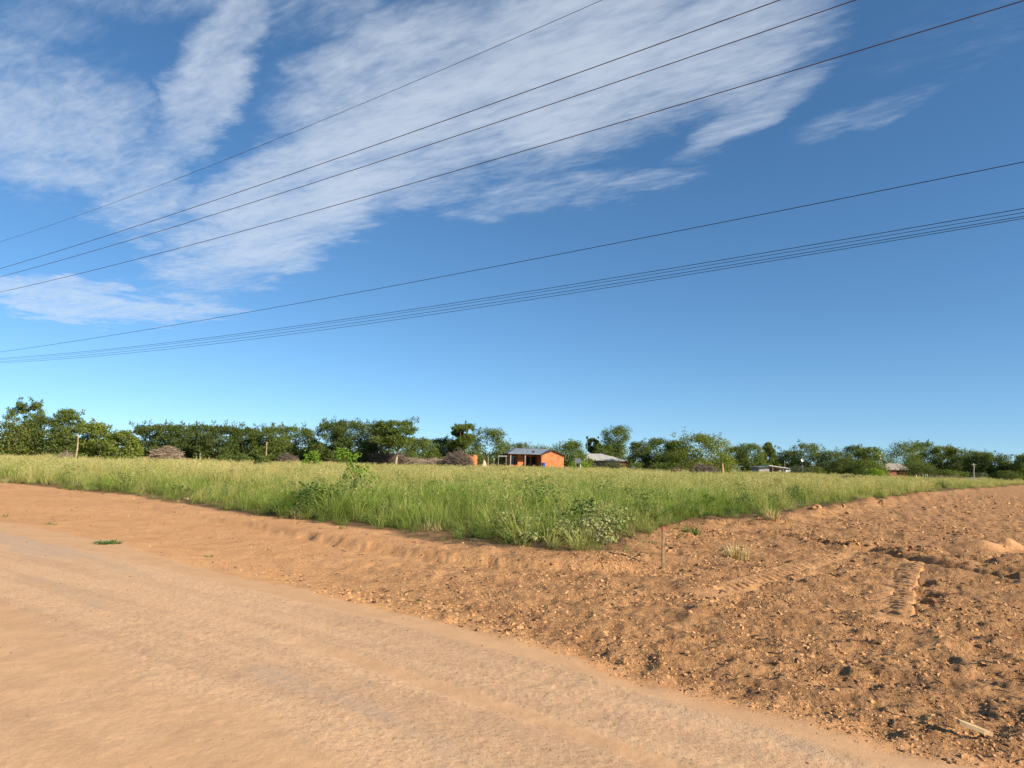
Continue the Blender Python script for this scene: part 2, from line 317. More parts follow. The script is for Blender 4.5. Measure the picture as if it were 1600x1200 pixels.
def land(x, y, detail=True):
    """height and zone masks of the ground at x, y"""
    jx = 0.35 * fbm(x, y, 0.9, 3, 5); jr = 0.12 * fbm(x, y, 1.6, 3, 9)
    df, af = seg_dist(x, y, FIELD); sf = np.where(inside(x, y, FIELD_POLY), df, -df)
    dr, _ = seg_dist(x, y, ROAD_EDGE); sr = np.where(inside(x, y, ROAD_POLY), -dr, dr)      # + on the verge side
    dl, _ = seg_dist(x, y, LOOSE_EDGE); slo = np.where(inside(x, y, SOIL_POLY), -dl, dl)
    far = sstep(np.hypot(x, y), 50, 90)
    road = 1 - sstep(sr + jr, -0.06, 0.10)
    strip = (1 - sstep(slo + 1.6 * jr, -0.08, 0.14)) * (1 - road)
    right = sstep(x - 0.25 * (y - 8), -5.5, 2.5)              # churned ground lies to the right
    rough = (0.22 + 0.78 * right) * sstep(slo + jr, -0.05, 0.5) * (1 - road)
    field = sstep(sf + jx, -0.25, 0.15)
    # low cut bank in front of the grass
    streaks = 0.07 * fbm(af * 1.0, af * 0.0 + 0.25 * sf, 6.0, 2, 71) + 0.06 * fbm(x, y, 5.0, 2, 72)
    left = 1 - sstep(x, 1.0, 4.0)
    bank = left * sstep(sf + 0.3 * jx + streaks, -1.35, -1.08) + (1 - left) * sstep(sf + jx, -0.9, 0.2)
    h = 0.13 * bank * (0.35 + 0.65 * sstep(x, -9, -3)) + 0.05 * fbm(x, y, 0.13, 3, 21) * (1 - road) * sstep(slo, 0, 2)
    h = h - 0.05 * np.exp(-((slo - 0.9) / 0.6) ** 2) * (1 - right)
    tread = np.zeros(x.shape); th = np.zeros(x.shape)
    for pts_, hw, per in TREAD:
        d, a = seg_dist(x, y, pts_); w_ = np.exp(-(d / hw) ** 6); tread = np.maximum(tread, w_)
        th = th - 0.03 * w_
    for mx, my, mh, mr in MOUNDS[:2]: tread = np.maximum(tread, np.clip(1.4 - np.hypot(x - mx, y - my) / mr, 0, 1))
    rough = rough * (1 - 0.65 * tread)
    n1 = fbm(x, y, 1.1, 4, 31); n2 = fbm(x, y, 3.6, 4, 41, 0.6); n3 = 1 - np.abs(fbm(x, y, 2.2, 3, 51))
    h = h + th + rough * (0.05 * n1 + 0.06 * n2 + 0.06 * (n3 - 0.75))
    berm = np.exp(-((sf + 0.55) / 0.45) ** 2) * sstep(x, 3.0, 6.0)
    h = h + berm * (0.05 + 0.16 * np.clip(fbm(x, y, 1.3, 3, 61) + 0.2, 0, 1))
    # wheel ruts on the packed road
    rut = fbm(sr * 1.0 + 0.05 * (x * RD.x + y * RD.y), (x * RD.x + y * RD.y) * 0.06, 1.4, 4, 81)
    near = road * (1 - sstep(np.hypot(x, y), 7, 14))
    plates = sstep(fbm(x, y, 8.0, 4, 93, 0.62), 0.02, 0.14) * (0.15 + 0.85 * sstep(fbm(x, y, 0.8, 3, 94), -0.05, 0.35))          # flaking crust over packed clay
    h = h + road * (0.013 * rut + 0.007 * fbm(x, y, 4.0, 4, 91)); crustrel = near * (0.0032 * plates + 0.0018 * fbm(x, y, 22.0, 2, 95, 0.65))
    h = h + 0.02 * np.exp(-((sr) / 0.09) ** 2) * sstep(x, -6, 1)
    for k, r_ in enumerate(RUTS):
        d, a = seg_dist(x, y, r_)
        lug = 0.5 + 0.5 * np.sin(a * 2 * math.pi / 0.33 + 5 * d)
        h = h - 0.13 * np.exp(-(d / 0.19) ** 4) + (0.05 + 0.03 * lug) * np.exp(-((d - 0.34) / 0.11) ** 2)
    for mx, my, mh, mr in MOUNDS:
        d = np.hypot(x - mx, y - my) / mr * (1 + 0.25 * n2)
        h = h + mh * np.clip(1 - d, 0, 1) ** 1.1
    for mx, my, mh, mr in PITS:
        h = h - mh * np.exp(-(((x - mx) ** 2 + (y - my) ** 2) / mr ** 2) ** 2)
    dsn, _ = seg_dist(x, y, SAND_EDGE); dsn = np.where(inside(x, y, SAND_POLY), dsn, -dsn)
    dbn, abn = seg_dist(x, y, BAND)
    along = x * RD.x + y * RD.y
    sandy = np.clip(strip + road * sstep(dsn + 0.22 * fbm(x, y, 1.5, 4, 101), -0.08, 0.22) * (0.7 + 0.4 * n1) + road * 0.85 * (1 - sstep(dbn + 0.05 * n2, 0.07, 0.13)) * sstep(abn, 0.0, 1.2), 0, 1)
    h = h + crustrel * (1 - 0.75 * sandy)
    grey = road * sstep(fbm(sr + 0.10 * fbm(x, y, 0.8, 3, 111), along * 0.05, 1.7, 3, 121) + 0.35 * fbm(x, y, 2.2, 4, 131), 0.10, 0.45) * (1 - sandy)
    h = h - 0.012 * (1 - sstep(dbn, 0.07, 0.16)) * sstep(abn, 0.0, 1.2)
    roadm = np.clip(road + strip, 0, 1)
    h = h * (1 - 0.6 * far)
    LAST['grey'] = grey
    return h, roadm, field, rough, sandy, sf, sr, slo
LAST = {}
def ground_z(x, y):
    return float(land(np.array([float(x)]), np.array([float(y)]))[0][0])

def build_ground():
    a1 = np.linspace(R(-47), R(47), 1000); a2 = np.linspace(R(47), R(313), 110)[1:-1]
    ang = np.concatenate([a1, a2]); na = len(ang)
    yp = np.arange(400, 15.5, -0.9); r2 = 1126.0 / yp
    r = np.concatenate([np.linspace(0.25, r2[0], 14)[:-1], r2, np.geomspace(r2[-1], 9000, 46)[1:]]); nr = len(r)
    A, RR = np.meshgrid(ang, r)                               # rows r, columns angle
    x = RR * np.sin(A); y = RR * np.cos(A)
    xf, yf = x.ravel(), y.ravel()
    h, road, field, rough, sandy, sf, sr, slo = land(xf, yf); grey = LAST['grey']
    co = np.stack([xf, yf, h], 1)
    i = np.arange(nr - 1)[:, None] * na; j = np.arange(na)[None, :]; jn = (j + 1) % na
    F = np.stack([i + j, i + jn, i + na + jn, i + na + j], -1).reshape(-1, 4)[:, ::-1]
    srm = sr[F].mean(1); sfm = sf[F].mean(1)
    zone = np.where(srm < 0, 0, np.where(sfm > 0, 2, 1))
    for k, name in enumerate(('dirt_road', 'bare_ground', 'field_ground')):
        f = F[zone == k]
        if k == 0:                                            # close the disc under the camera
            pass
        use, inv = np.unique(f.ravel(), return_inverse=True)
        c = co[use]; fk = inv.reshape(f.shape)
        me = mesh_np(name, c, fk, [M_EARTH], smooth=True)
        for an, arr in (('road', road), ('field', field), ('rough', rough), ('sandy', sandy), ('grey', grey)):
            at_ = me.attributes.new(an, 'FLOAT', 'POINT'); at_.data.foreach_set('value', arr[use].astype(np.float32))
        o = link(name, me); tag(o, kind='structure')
build_ground()

def wheel_mark(k):
    pts_, hw, per = TREAD[k]; P_ = [Vector((p[0], p[1])) for p in pts_]; L = [0.0]
    for i in range(1, len(P_)): L.append(L[-1] + (P_[i] - P_[i - 1]).length)
    na, nc = int(L[-1] / .016), 34; sa = np.linspace(0, L[-1], na); tt = np.linspace(-1.25, 1.25, nc)
    cx = np.interp(sa, L, [p.x for p in P_]); cy = np.interp(sa, L, [p.y for p in P_])
    tx, ty = np.gradient(cx), np.gradient(cy); n_ = np.hypot(tx, ty); nx, ny = ty / n_, -tx / n_
    A_, T_ = np.meshgrid(sa, tt, indexing='ij'); x = cx[:, None] + nx[:, None] * T_ * hw; y = cy[:, None] + ny[:, None] * T_ * hw
    base = np.array([land(cx, cy)[0]]).reshape(-1); base = np.convolve(np.pad(base, 20, 'edge'), np.ones(41) / 41, 'valid')
    ph = (A_ + 0.10 * T_ + .02 * fbm(A_, T_, 3, 2, 7)) / per; fr = ph - np.floor(ph)
    groove = np.clip(1 - np.abs(fr - .5) / .26, 0, 1) * np.clip(1.25 - np.abs(T_) * 1.1, 0, 1)
    ends = np.clip(np.minimum(A_, L[-1] - A_) / .7 + .5 * fbm(x, y, 4, 2, 78), 0, 1)
    wear = sstep(vnoise(A_ * 2.2, T_ * 1.4 + 9, 8) + .25 * (1 - np.abs(T_)), .30, .62)
    z = base[:, None] + 0.012 + ends * (.030 * (1 - T_ ** 2) - .038 * groove * wear) + .022 * fbm(x, y, 5, 4, 77, .6) + .03 * T_ * (1 if k else -1)
    z = z - .12 * np.clip((np.abs(T_) - .95) / .3, 0, 1) - .10 * (1 - ends)
    F_ = (np.arange(na - 1)[:, None] * nc + np.arange(nc - 1)[None, :]).reshape(-1)
    F_ = np.stack([F_, F_ + 1, F_ + nc + 1, F_ + nc], 1)
    me = mesh_np('wheel_mark', np.stack([x, y, z], -1).reshape(-1, 3), F_[:, ::-1], [M_EARTH], True)
    for an, v_ in (('road', 0), ('field', 0), ('rough', .55), ('sandy', 0), ('grey', 0)):
        a_ = me.attributes.new(an, 'FLOAT', 'POINT'); a_.data.foreach_set('value', np.full(na * nc, v_, np.float32))
    if me.polygons[len(me.polygons) // 2].normal.z < 0: me.flip_normals()
    tag(link('wheel_mark', me), kind='structure')
wheel_mark(0); wheel_mark(1)

# ------------------------------------------------------------------ scattering (uncountable stuff only)
def scatter(name, pts, rot, scl, idx, tint, protos, kind='stuff'):
    me = bpy.data.meshes.new(name); me.vertices.add(len(pts)); me.vertices.foreach_set('co', np.asarray(pts, np.float32).ravel())
    for an, typ, arr in (('rot', 'FLOAT_VECTOR', rot), ('scl', 'FLOAT_VECTOR', scl), ('idx', 'INT', idx), ('tint', 'FLOAT', tint)):
        a_ = me.attributes.new(an, typ, 'POINT')
        a_.data.foreach_set('vector' if typ == 'FLOAT_VECTOR' else 'value', np.asarray(arr, np.int32 if typ == 'INT' else np.float32).ravel())
    me.update()
    o = link(name, me); tag(o, kind=kind)
    col = bpy.data.collections.new(name + '_kinds')
    for k, (pm) in enumerate(protos):
        po = bpy.data.objects.new('%s_kind_%02d' % (name, k), pm); col.objects.link(po)
    g = bpy.data.node_groups.new(name + '_scatter', 'GeometryNodeTree')
    g.interface.new_socket('Geometry', in_out='INPUT', socket_type='NodeSocketGeometry')
    g.interface.new_socket('Geometry', in_out='OUTPUT', socket_type='NodeSocketGeometry')
    N = g.nodes; L = g.links
    gi = N.new('NodeGroupInput'); go = N.new('NodeGroupOutput'); ip = N.new('GeometryNodeInstanceOnPoints'); ci = N.new('GeometryNodeCollectionInfo')
    ci.inputs['Collection'].default_value = col; ci.inputs['Separate Children'].default_value = True; ci.inputs['Reset Children'].default_value = True
    ip.inputs['Pick Instance'].default_value = True
    def na(nm, dt):
        q = N.new('GeometryNodeInputNamedAttribute'); q.data_type = dt; q.inputs['Name'].default_value = nm; return q.outputs['Attribute']
    e2r = N.new('FunctionNodeEulerToRotation'); L.new(na('rot', 'FLOAT_VECTOR'), e2r.inputs[0])
    L.new(gi.outputs[0], ip.inputs['Points']); L.new(ci.outputs[0], ip.inputs['Instance']); L.new(na('idx', 'INT'), ip.inputs['Instance Index'])
    L.new(e2r.outputs[0], ip.inputs['Rotation']); L.new(na('scl', 'FLOAT_VECTOR'), ip.inputs['Scale'])
    L.new(ip.outputs[0], go.inputs[0])
    md = o.modifiers.new('scatter', 'NODES'); md.node_group = g
    return o

# --- grass
def grass_mat(name, root, tipg, tipd, trans=0.4):
    m = bpy.data.materials.new(name); m.use_nodes = True; t = m.node_tree; q = NB(t); t.nodes.clear()
    out = q.n('ShaderNodeOutputMaterial')
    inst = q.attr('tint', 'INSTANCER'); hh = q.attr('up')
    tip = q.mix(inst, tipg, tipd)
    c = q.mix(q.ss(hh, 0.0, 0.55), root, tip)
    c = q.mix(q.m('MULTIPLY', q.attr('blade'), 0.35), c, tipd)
    d = q.n('ShaderNodeBsdfPrincipled'); t.links.new(c, d.inputs['Base Color']); d.inputs['Roughness'].default_value = 0.55; d.inputs['Specular IOR Level'].default_value = 0.3
    tr = q.n('ShaderNodeBsdfTranslucent'); t.links.new(q.mix(1.0, c, (1.1, 1.1, 0.6), 'MULTIPLY'), tr.inputs[0])
    mx = q.n('ShaderNodeMixShader'); mx.inputs[0].default_value = trans
    t.links.new(d.outputs[0], mx.inputs[1]); t.links.new(tr.outputs[0], mx.inputs[2]); t.links.new(mx.outputs[0], out.inputs[0])
    return m
M_BLADE = grass_mat('grass_blade', (0.085, 0.095, 0.028), (0.175, 0.29, 0.030), (0.50, 0.45, 0.14), 0.40)  # root tone: brown leaf sheaths, plus shade at the tuft base painted in
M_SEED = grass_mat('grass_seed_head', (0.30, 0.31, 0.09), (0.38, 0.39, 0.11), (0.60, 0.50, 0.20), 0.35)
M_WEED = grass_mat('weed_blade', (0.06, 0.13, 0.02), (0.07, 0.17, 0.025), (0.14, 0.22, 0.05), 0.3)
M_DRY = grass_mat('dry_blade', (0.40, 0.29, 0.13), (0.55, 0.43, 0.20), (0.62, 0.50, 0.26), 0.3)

def tuft(seed, nb, h0, h1, spread, wid, seeds=0, lean=0.5, mats=None, seedsize=1.0):
    rs = np.random.RandomState(seed); V = []; Fc = []; up = []; bl = []; mi = []
    def ribbon(base, dirv, H, bend, w, m_, n_=4, b_=0.0):
        k = len(V); side = np.array([-dirv[1], dirv[0], 0.0]); side /= np.linalg.norm(side) + 1e-9
        side = side * math.cos(0.6) + np.array([dirv[0], dirv[1], 0]) * rs.uniform(-0.8, 0.8); side /= np.linalg.norm(side) + 1e-9
        for s in range(n_ + 1):
            t = s / n_
            p = base + np.array([dirv[0], dirv[1], 0]) * (bend * t ** 1.8) * H + np.array([0, 0, H * (t - 0.28 * bend * t ** 3)])
            ww = w * (1 - 0.9 * t ** 1.5) * 0.5
            V.append(p - side * ww); V.append(p + side * ww); up.extend([t, t]); bl.extend([b_, b_])
        for s in range(n_):
            Fc.append([k + 2 * s, k + 2 * s + 1, k + 2 * s + 3, k + 2 * s + 2]); mi.append(m_)
        return p
    for _ in range(nb):
        a = rs.uniform(0, 2 * math.pi); r_ = spread * math.sqrt(rs.uniform()); a2 = a + rs.normal(0, 0.7)
        ribbon(np.array([r_ * math.cos(a), r_ * math.sin(a), -0.03]), (math.cos(a2), math.sin(a2)), rs.uniform(h0, h1), rs.uniform(0.1, 1.0) * lean, wid * rs.uniform(0.6, 1.3), 0, 4, rs.uniform() ** 2)
    for _ in range(seeds):
        a = rs.uniform(0, 2 * math.pi); r_ = spread * rs.uniform(0, 0.8)
        H = h1 * rs.uniform(0.9, 1.25); bend = rs.uniform(0.05, 0.35)
        dv = (math.cos(a), math.sin(a)); base = np.array([r_ * dv[0], r_ * dv[1], 0])
        top = ribbon(base, dv, H, bend, wid * 0.55, 1, 3, rs.uniform())
        for k in range(7):                                    # open feathery head
            q = top - np.array([dv[0] * bend * 0.5, dv[1] * bend * 0.5, 0.8]) * (0.035 * k) * seedsize
            a3 = rs.uniform(0, 6.28); L = rs.uniform(0.03, 0.075) * seedsize
            d = np.array([math.cos(a3) * 0.8, math.sin(a3) * 0.8, rs.uniform(0.1, 0.7)]) * L; sd = np.cross(d, rs.normal(size=3)); sd = sd / (np.linalg.norm(sd) + 1e-9) * wid * 0.38
            n_ = len(V); V.extend([q, q + d * 0.55 + sd, q + d, q + d * 0.55 - sd]); up.extend([1] * 4); bl.extend([rs.uniform()] * 4); Fc.append([n_, n_ + 1, n_ + 2, n_ + 3]); mi.append(1)
    me = mesh_np('tuft', np.array(V), np.array(Fc), mats or [M_BLADE, M_SEED], False, mi)
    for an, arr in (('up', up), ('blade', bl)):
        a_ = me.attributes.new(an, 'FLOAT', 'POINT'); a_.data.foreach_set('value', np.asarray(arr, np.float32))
    return me
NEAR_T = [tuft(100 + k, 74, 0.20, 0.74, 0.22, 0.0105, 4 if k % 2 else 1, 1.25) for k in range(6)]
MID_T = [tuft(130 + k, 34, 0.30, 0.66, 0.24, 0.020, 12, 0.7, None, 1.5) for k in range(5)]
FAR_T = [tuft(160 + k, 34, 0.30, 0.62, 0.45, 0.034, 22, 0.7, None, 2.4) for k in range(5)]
def herb(seed, h, w, nl, lf, m):
    rs = np.random.RandomState(seed); V = []; Fc = []; up = []; bl = []
    for _ in range(nl):
        z = h * rs.uniform() ** .7; a = rs.uniform(0, 6.283); r_ = w * math.sqrt(rs.uniform()) * (1.1 - .5 * z / h); p = np.array([r_ * math.cos(a), r_ * math.sin(a), z])
        d = np.array([math.cos(a + rs.normal(0, .8)), math.sin(a + rs.normal(0, .8)), rs.uniform(-.3, .6)]); d /= np.linalg.norm(d); sd = np.cross(d, np.array([rs.normal(0, .4), rs.normal(0, .4), 1])); sd /= np.linalg.norm(sd); L = lf * rs.uniform(.6, 1.3)
        k = len(V); V += [p, p + d * L * .5 + sd * L * .3, p + d * L, p + d * L * .5 - sd * L * .3]; up += [.5] * 4; bl += [rs.uniform() ** 2] * 4; Fc.append([k, k + 1, k + 2, k + 3])
    me = mesh_np('herb', np.array(V), np.array(Fc), [m])
    for an, arr in (('up', up), ('blade', bl)):
        a_ = me.attributes.new(an, 'FLOAT', 'POINT'); a_.data.foreach_set('value', np.asarray(arr, np.float32))
    return me
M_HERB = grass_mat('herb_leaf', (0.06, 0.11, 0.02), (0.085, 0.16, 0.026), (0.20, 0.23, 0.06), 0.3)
HERB_T = [herb(210 + k, .45 + .12 * k, .22 + .04 * k, 190, .07, M_HERB) for k in range(3)]
DRY_T = [tuft(190 + k, 40, 0.15, 0.45, 0.2, 0.012, 2, 1.2, [M_DRY, M_DRY]) for k in range(3)]

def build_grass():
    rs = np.random.RandomState(7)
    P = []; I = []; T = []; S = []; E = []
    def band(r0, r1, dens, base, n_, smin, smax):
        half = R(50); area = half * (r1 * r1 - r0 * r0); N_ = int(area * dens)
        r = np.sqrt(rs.uniform(r0 * r0, r1 * r1, N_)); a = rs.uniform(-half, half, N_)
        x = r * np.sin(a); y = r * np.cos(a)
        h, road, field, rough, sandy, sf, sr, slo = land(x, y)
        edge = 0.30 * fbm(x, y, 1.1, 3, 5) + 0.45 * fbm(x, y, 0.42, 2, 6)
        keep = (sf + edge > 0.02); strag = (~keep) & (sf > -0.9) & (rs.uniform(size=N_) < 0.05); keep |= strag
        n_lo = fbm(x, y, 0.11, 3, 201); n_md = fbm(x, y, 0.55, 3, 211)
        # thinner, open patches inside the stand
        keep &= (rs.uniform(size=N_) < np.clip(0.85 + 0.9 * n_md + 0.5 * fbm(x, y, 1.5, 2, 215), 0.15, 1))
        x, y, h, sf, n_lo, n_md, strag = [q[keep] for q in (x, y, h, sf, n_lo, n_md, strag)]
        k = len(x); rr = np.hypot(x, y)
        s = rs.uniform(smin, smax, k) * rs.choice([0.62, 0.85, 1.0, 1.18], k) * (1 + 0.55 * n_md + 0.25 * fbm(x, y, 1.7, 2, 221)) * (0.50 + 0.50 * sstep(sf + 0.9 * fbm(x, y, 0.5, 2, 225), 0, 1.3)); s = np.clip(s, 0.3, 1.35) * (1 - 0.30 * sstep(rr, 30, 70))
        s = s * (1 + 0.28 * fbm(x, y, 0.22, 3, 241))
        s = np.where(strag, s * .6, s)
        dry = np.clip(0.3 * strag + 0.04 + 0.40 * fbm(x, y, 0.3, 3, 242) + 0.45 * n_lo + 0.65 * fbm(x, y, 0.7, 2, 231) + rs.normal(0, 0.2, k) + 0.40 * sstep(rr, 16, 50) + 0.25 * sstep(-x, 5, 20), 0, 1)
        E.append(sf); P.append(np.stack([x, y, h], 1)); S.append(s); T.append(dry); I.append(base + rs.randint(0, n_, k))
        # straw-dry tufts here and there
    band(9, 22, 13, 0, 6, 0.8, 1.15)
    band(15, 34, 2.2, 6, 5, 0.75, 0.95)
    band(22, 34, 5, 0, 6, 0.8, 1.15)
    band(34, 62, 5.5, 6, 5, 0.85, 1.2)
    band(62, 125, 1.9, 11, 5, 0.9, 1.25)
    P = np.concatenate(P); I = np.concatenate(I); T = np.concatenate(T); S = np.concatenate(S); E = np.concatenate(E); n_ = len(P)
    # dead straw tufts: at the trampled rim and in patches
    rr = np.hypot(P[:, 0], P[:, 1]); dn = fbm(P[:, 0], P[:, 1], 0.8, 2, 251)
    dm = (rr < 40) & (dn > 0.42) & (rs.uniform(size=n_) < 0.6)
    I[dm] = 16 + rs.randint(0, 3, dm.sum())
    hn = fbm(P[:, 0], P[:, 1], 0.45, 3, 271); hm = (rs.uniform(size=n_) < np.where(rr < 34, .03 + .22 * sstep(hn, .15, .5), .02 + .08 * sstep(hn, .2, .5)) + .22 * (E < 1.0) * (rr < 34) * sstep(hn, -.2, .3))
    I[hm] = 19 + rs.randint(0, 3, hm.sum()); S[hm] *= np.where(rr[hm] > 40, 1.15, 1.0)
    rot = np.stack([rs.normal(0, 0.27, n_), rs.normal(0, 0.27, n_), rs.uniform(0, 6.28, n_)], 1)
    scl = np.stack([S, S, S * rs.uniform(0.85, 1.15, n_)], 1)
    print('grass tufts', n_)
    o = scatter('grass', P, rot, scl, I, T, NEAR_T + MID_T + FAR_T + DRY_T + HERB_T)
    tag(o, 'tall green and straw coloured grass filling the field', 'grass')
build_grass()

# --- clods and crumbs on the churned ground
def lump(seed, sub=2):
    import bmesh
    bm = bmesh.new(); bmesh.ops.create_icosphere(bm, subdivisions=sub, radius=1.0)
    rs = random.Random(seed); off = Vector((rs.uniform(0, 50), rs.uniform(0, 50), rs.uniform(0, 50)))
    for v_ in bm.verts:
        n_ = v_.co.normalized()
        k = 1 + 0.6 * mnoise.noise(n_ * 1.5 + off) + 0.5 * mnoise.noise(n_ * 3.7 + off)
        v_.co = Vector((n_.x * k, n_.y * k * 0.85, n_.z * k * 0.62))
    me = bpy.data.meshes.new('lump'); bm.to_mesh(me); bm.free(); me.materials.append(M_CLOD)
    return me
def build_clods():
    rs = np.random.RandomState(11); out = []
    for r0, r1, dens, smin, smax in ((2.8, 6.5, 1500, 0.003, 0.020), (6.5, 12, 520, 0.005, 0.030), (12, 24, 90, 0.010, 0.05), (24, 55, 9, 0.025, 0.10), (3.0, 10, 900, 0.004, 0.012), (10, 18, 160, 0.008, 0.022), (2.8, 9, 22, 0.012, 0.032), (9, 22, 6, 0.02, 0.05)):
        half = R(47); N_ = int(half * (r1 * r1 - r0 * r0) * dens)
        r = np.sqrt(rs.uniform(r0 * r0, r1 * r1, N_)); a = rs.uniform(-half, half, N_); x = r * np.sin(a); y = r * np.cos(a)
        h, road, field, rough, sandy, sf, sr, slo = land(x, y)
        cl = np.clip(0.34 + 1.0 * fbm(x, y, 1.4, 3, 301), 0, 1)
        rim = np.exp(-((slo - 0.35) / 0.45) ** 2) * sstep(x, -7, 0)
        pr = np.clip(rough * cl + 0.4 * rim * (1 - road) + 0.12 * road * (1 - 0.7 * sandy) + 0.02 * (road < .1), 0, 1) * (1 - sstep(sf, -0.3, 0.3))
        k = rs.uniform(size=N_) < pr
        n_ = k.sum(); s = smin + (smax - smin) * rs.uniform(size=n_) ** 3.0
        s *= (0.45 + 0.75 * np.clip(rough[k] + rim[k], 0, 1)) * np.where((road[k] > .5) & (rs.uniform(size=n_) < .97), .75, 1)
        out.append((np.stack([x[k], y[k], h[k] - 0.25 * s], 1), s))
    P = np.concatenate([o[0] for o in out]); S = np.concatenate([o[1] for o in out]); n_ = len(P)
    print('clods', n_)
    rot = np.stack([rs.normal(0, .4, n_), rs.normal(0, .4, n_), rs.uniform(0, 6.28, n_)], 1)
    o = scatter('soil_clods', P, rot, np.stack([S, S, S], 1), rs.randint(0, 7, n_), rs.uniform(size=n_), [lump(k, 1) for k in range(7)])
    tag(o, 'loose orange clods and crumbs on the churned ground', 'clods')
build_clods()

# --- bits of root, twig and straw strewn over the bare soil
M_LITTER = mat('dark_litter', (0.075, 0.052, 0.036), 0.95, 0.2, 3); M_STRAW = mat('straw', (0.55, 0.42, 0.22), 0.9, 0.15, 3)
def build_litter():
    rs = np.random.RandomState(19); protos = []
    for k in range(6):
        q = random.Random(k); mb = MB()
        if k < 4:
            mb.tube([(-.5, 0, .03), (-.15, q.uniform(-.12, .12), .10), (.2, q.uniform(-.15, .15), .07), (.5, q.uniform(-.1, .1), .02)], [.02, .035, .03, .012], 4)
            if k % 2: mb.tube([(-.1, 0, .09), (.1, .25, .16)], [.02, .01], 4)
        else: mb.tube([(-.5, 0, .03), (0, q.uniform(-.1, .1), .12), (.5, q.uniform(-.2, .2), .03)], [.010, .012, .008], 3)
        me = bpy.data.meshes.new('bit'); me.from_pydata(mb.v, [], mb.f); me.materials.append(M_LITTER if k < 3 else M_STRAW if k > 3 else M_BRUSHL); protos.append(me)
    N_ = 26000; half = R(46); r = 3 + 27 * rs.uniform(size=N_) ** 1.25; a = rs.uniform(-half, half, N_); x = r * np.sin(a); y = r * np.cos(a)
    h, road, field, rough, sandy, sf, sr, slo = land(x, y)
    pr = (rough * np.clip(.5 + 1.2 * fbm(x, y, .6, 3, 401), .05, 1) * sstep(rough, .2, .6) + .02 * (1 - road) + .5 * np.exp(-((sf + .3) / .5) ** 2) * (1 - road)) * (1 - sstep(sf, -.1, .3)); k = rs.uniform(size=N_) < np.clip(pr, 0, 1) * .55
    n_ = int(k.sum()); S = (.04 + .15 * rs.uniform(size=n_) ** 2.5) * (.6 + r[k] / 30)
    o = scatter('plant_litter', np.stack([x[k], y[k], h[k] + .002], 1), np.stack([rs.normal(0, .15, n_), rs.normal(0, .2, n_), rs.uniform(0, 6.28, n_)], 1), np.stack([S, S, S], 1), rs.randint(0, 6, n_), rs.uniform(size=n_), protos)
    tag(o, 'bits of root, twig and straw strewn over the bare soil', 'litter')
M_BRUSHL = mat('root_bits', (0.22, 0.15, 0.09), 0.95, 0.2, 3)
build_litter()

# ------------------------------------------------------------------ trees
LEAF = {'dark': leaf_mat('leaf_dark', (0.078, 0.118, 0.032), (0.175, 0.21, 0.056)),
        'mid': leaf_mat('leaf_mid', (0.10, 0.152, 0.036), (0.22, 0.262, 0.064)),
        'olive': leaf_mat('leaf_olive', (0.11, 0.145, 0.034), (0.22, 0.24, 0.062)),
        'light': leaf_mat('leaf_light', (0.15, 0.20, 0.036), (0.28, 0.31, 0.065)),
        'bright': leaf_mat('leaf_bright', (0.16, 0.28, 0.030), (0.33, 0.45, 0.07)),
        'grey': leaf_mat('leaf_grey', (0.10, 0.125, 0.07), (0.17, 0.19, 0.10)),
        'pale': leaf_mat('leaf_pale', (0.13, 0.21, 0.04), (0.46, 0.42, 0.20), 0.25)}
M_BARK = mat('bark', (0.16, 0.115, 0.08), 0.95, 0.2, 8, 0.4)
M_BARKP = mat('bark_pale', (0.42, 0.33, 0.21), 0.95, 0.15, 8, 0.3)
M_BRUSH = mat('dead_twigs', (0.20, 0.15, 0.11), 0.95, 0.2, 3)
M_BRUSHP = mat('dead_twigs_pale', (0.38, 0.285, 0.20), 0.95, 0.2, 3)

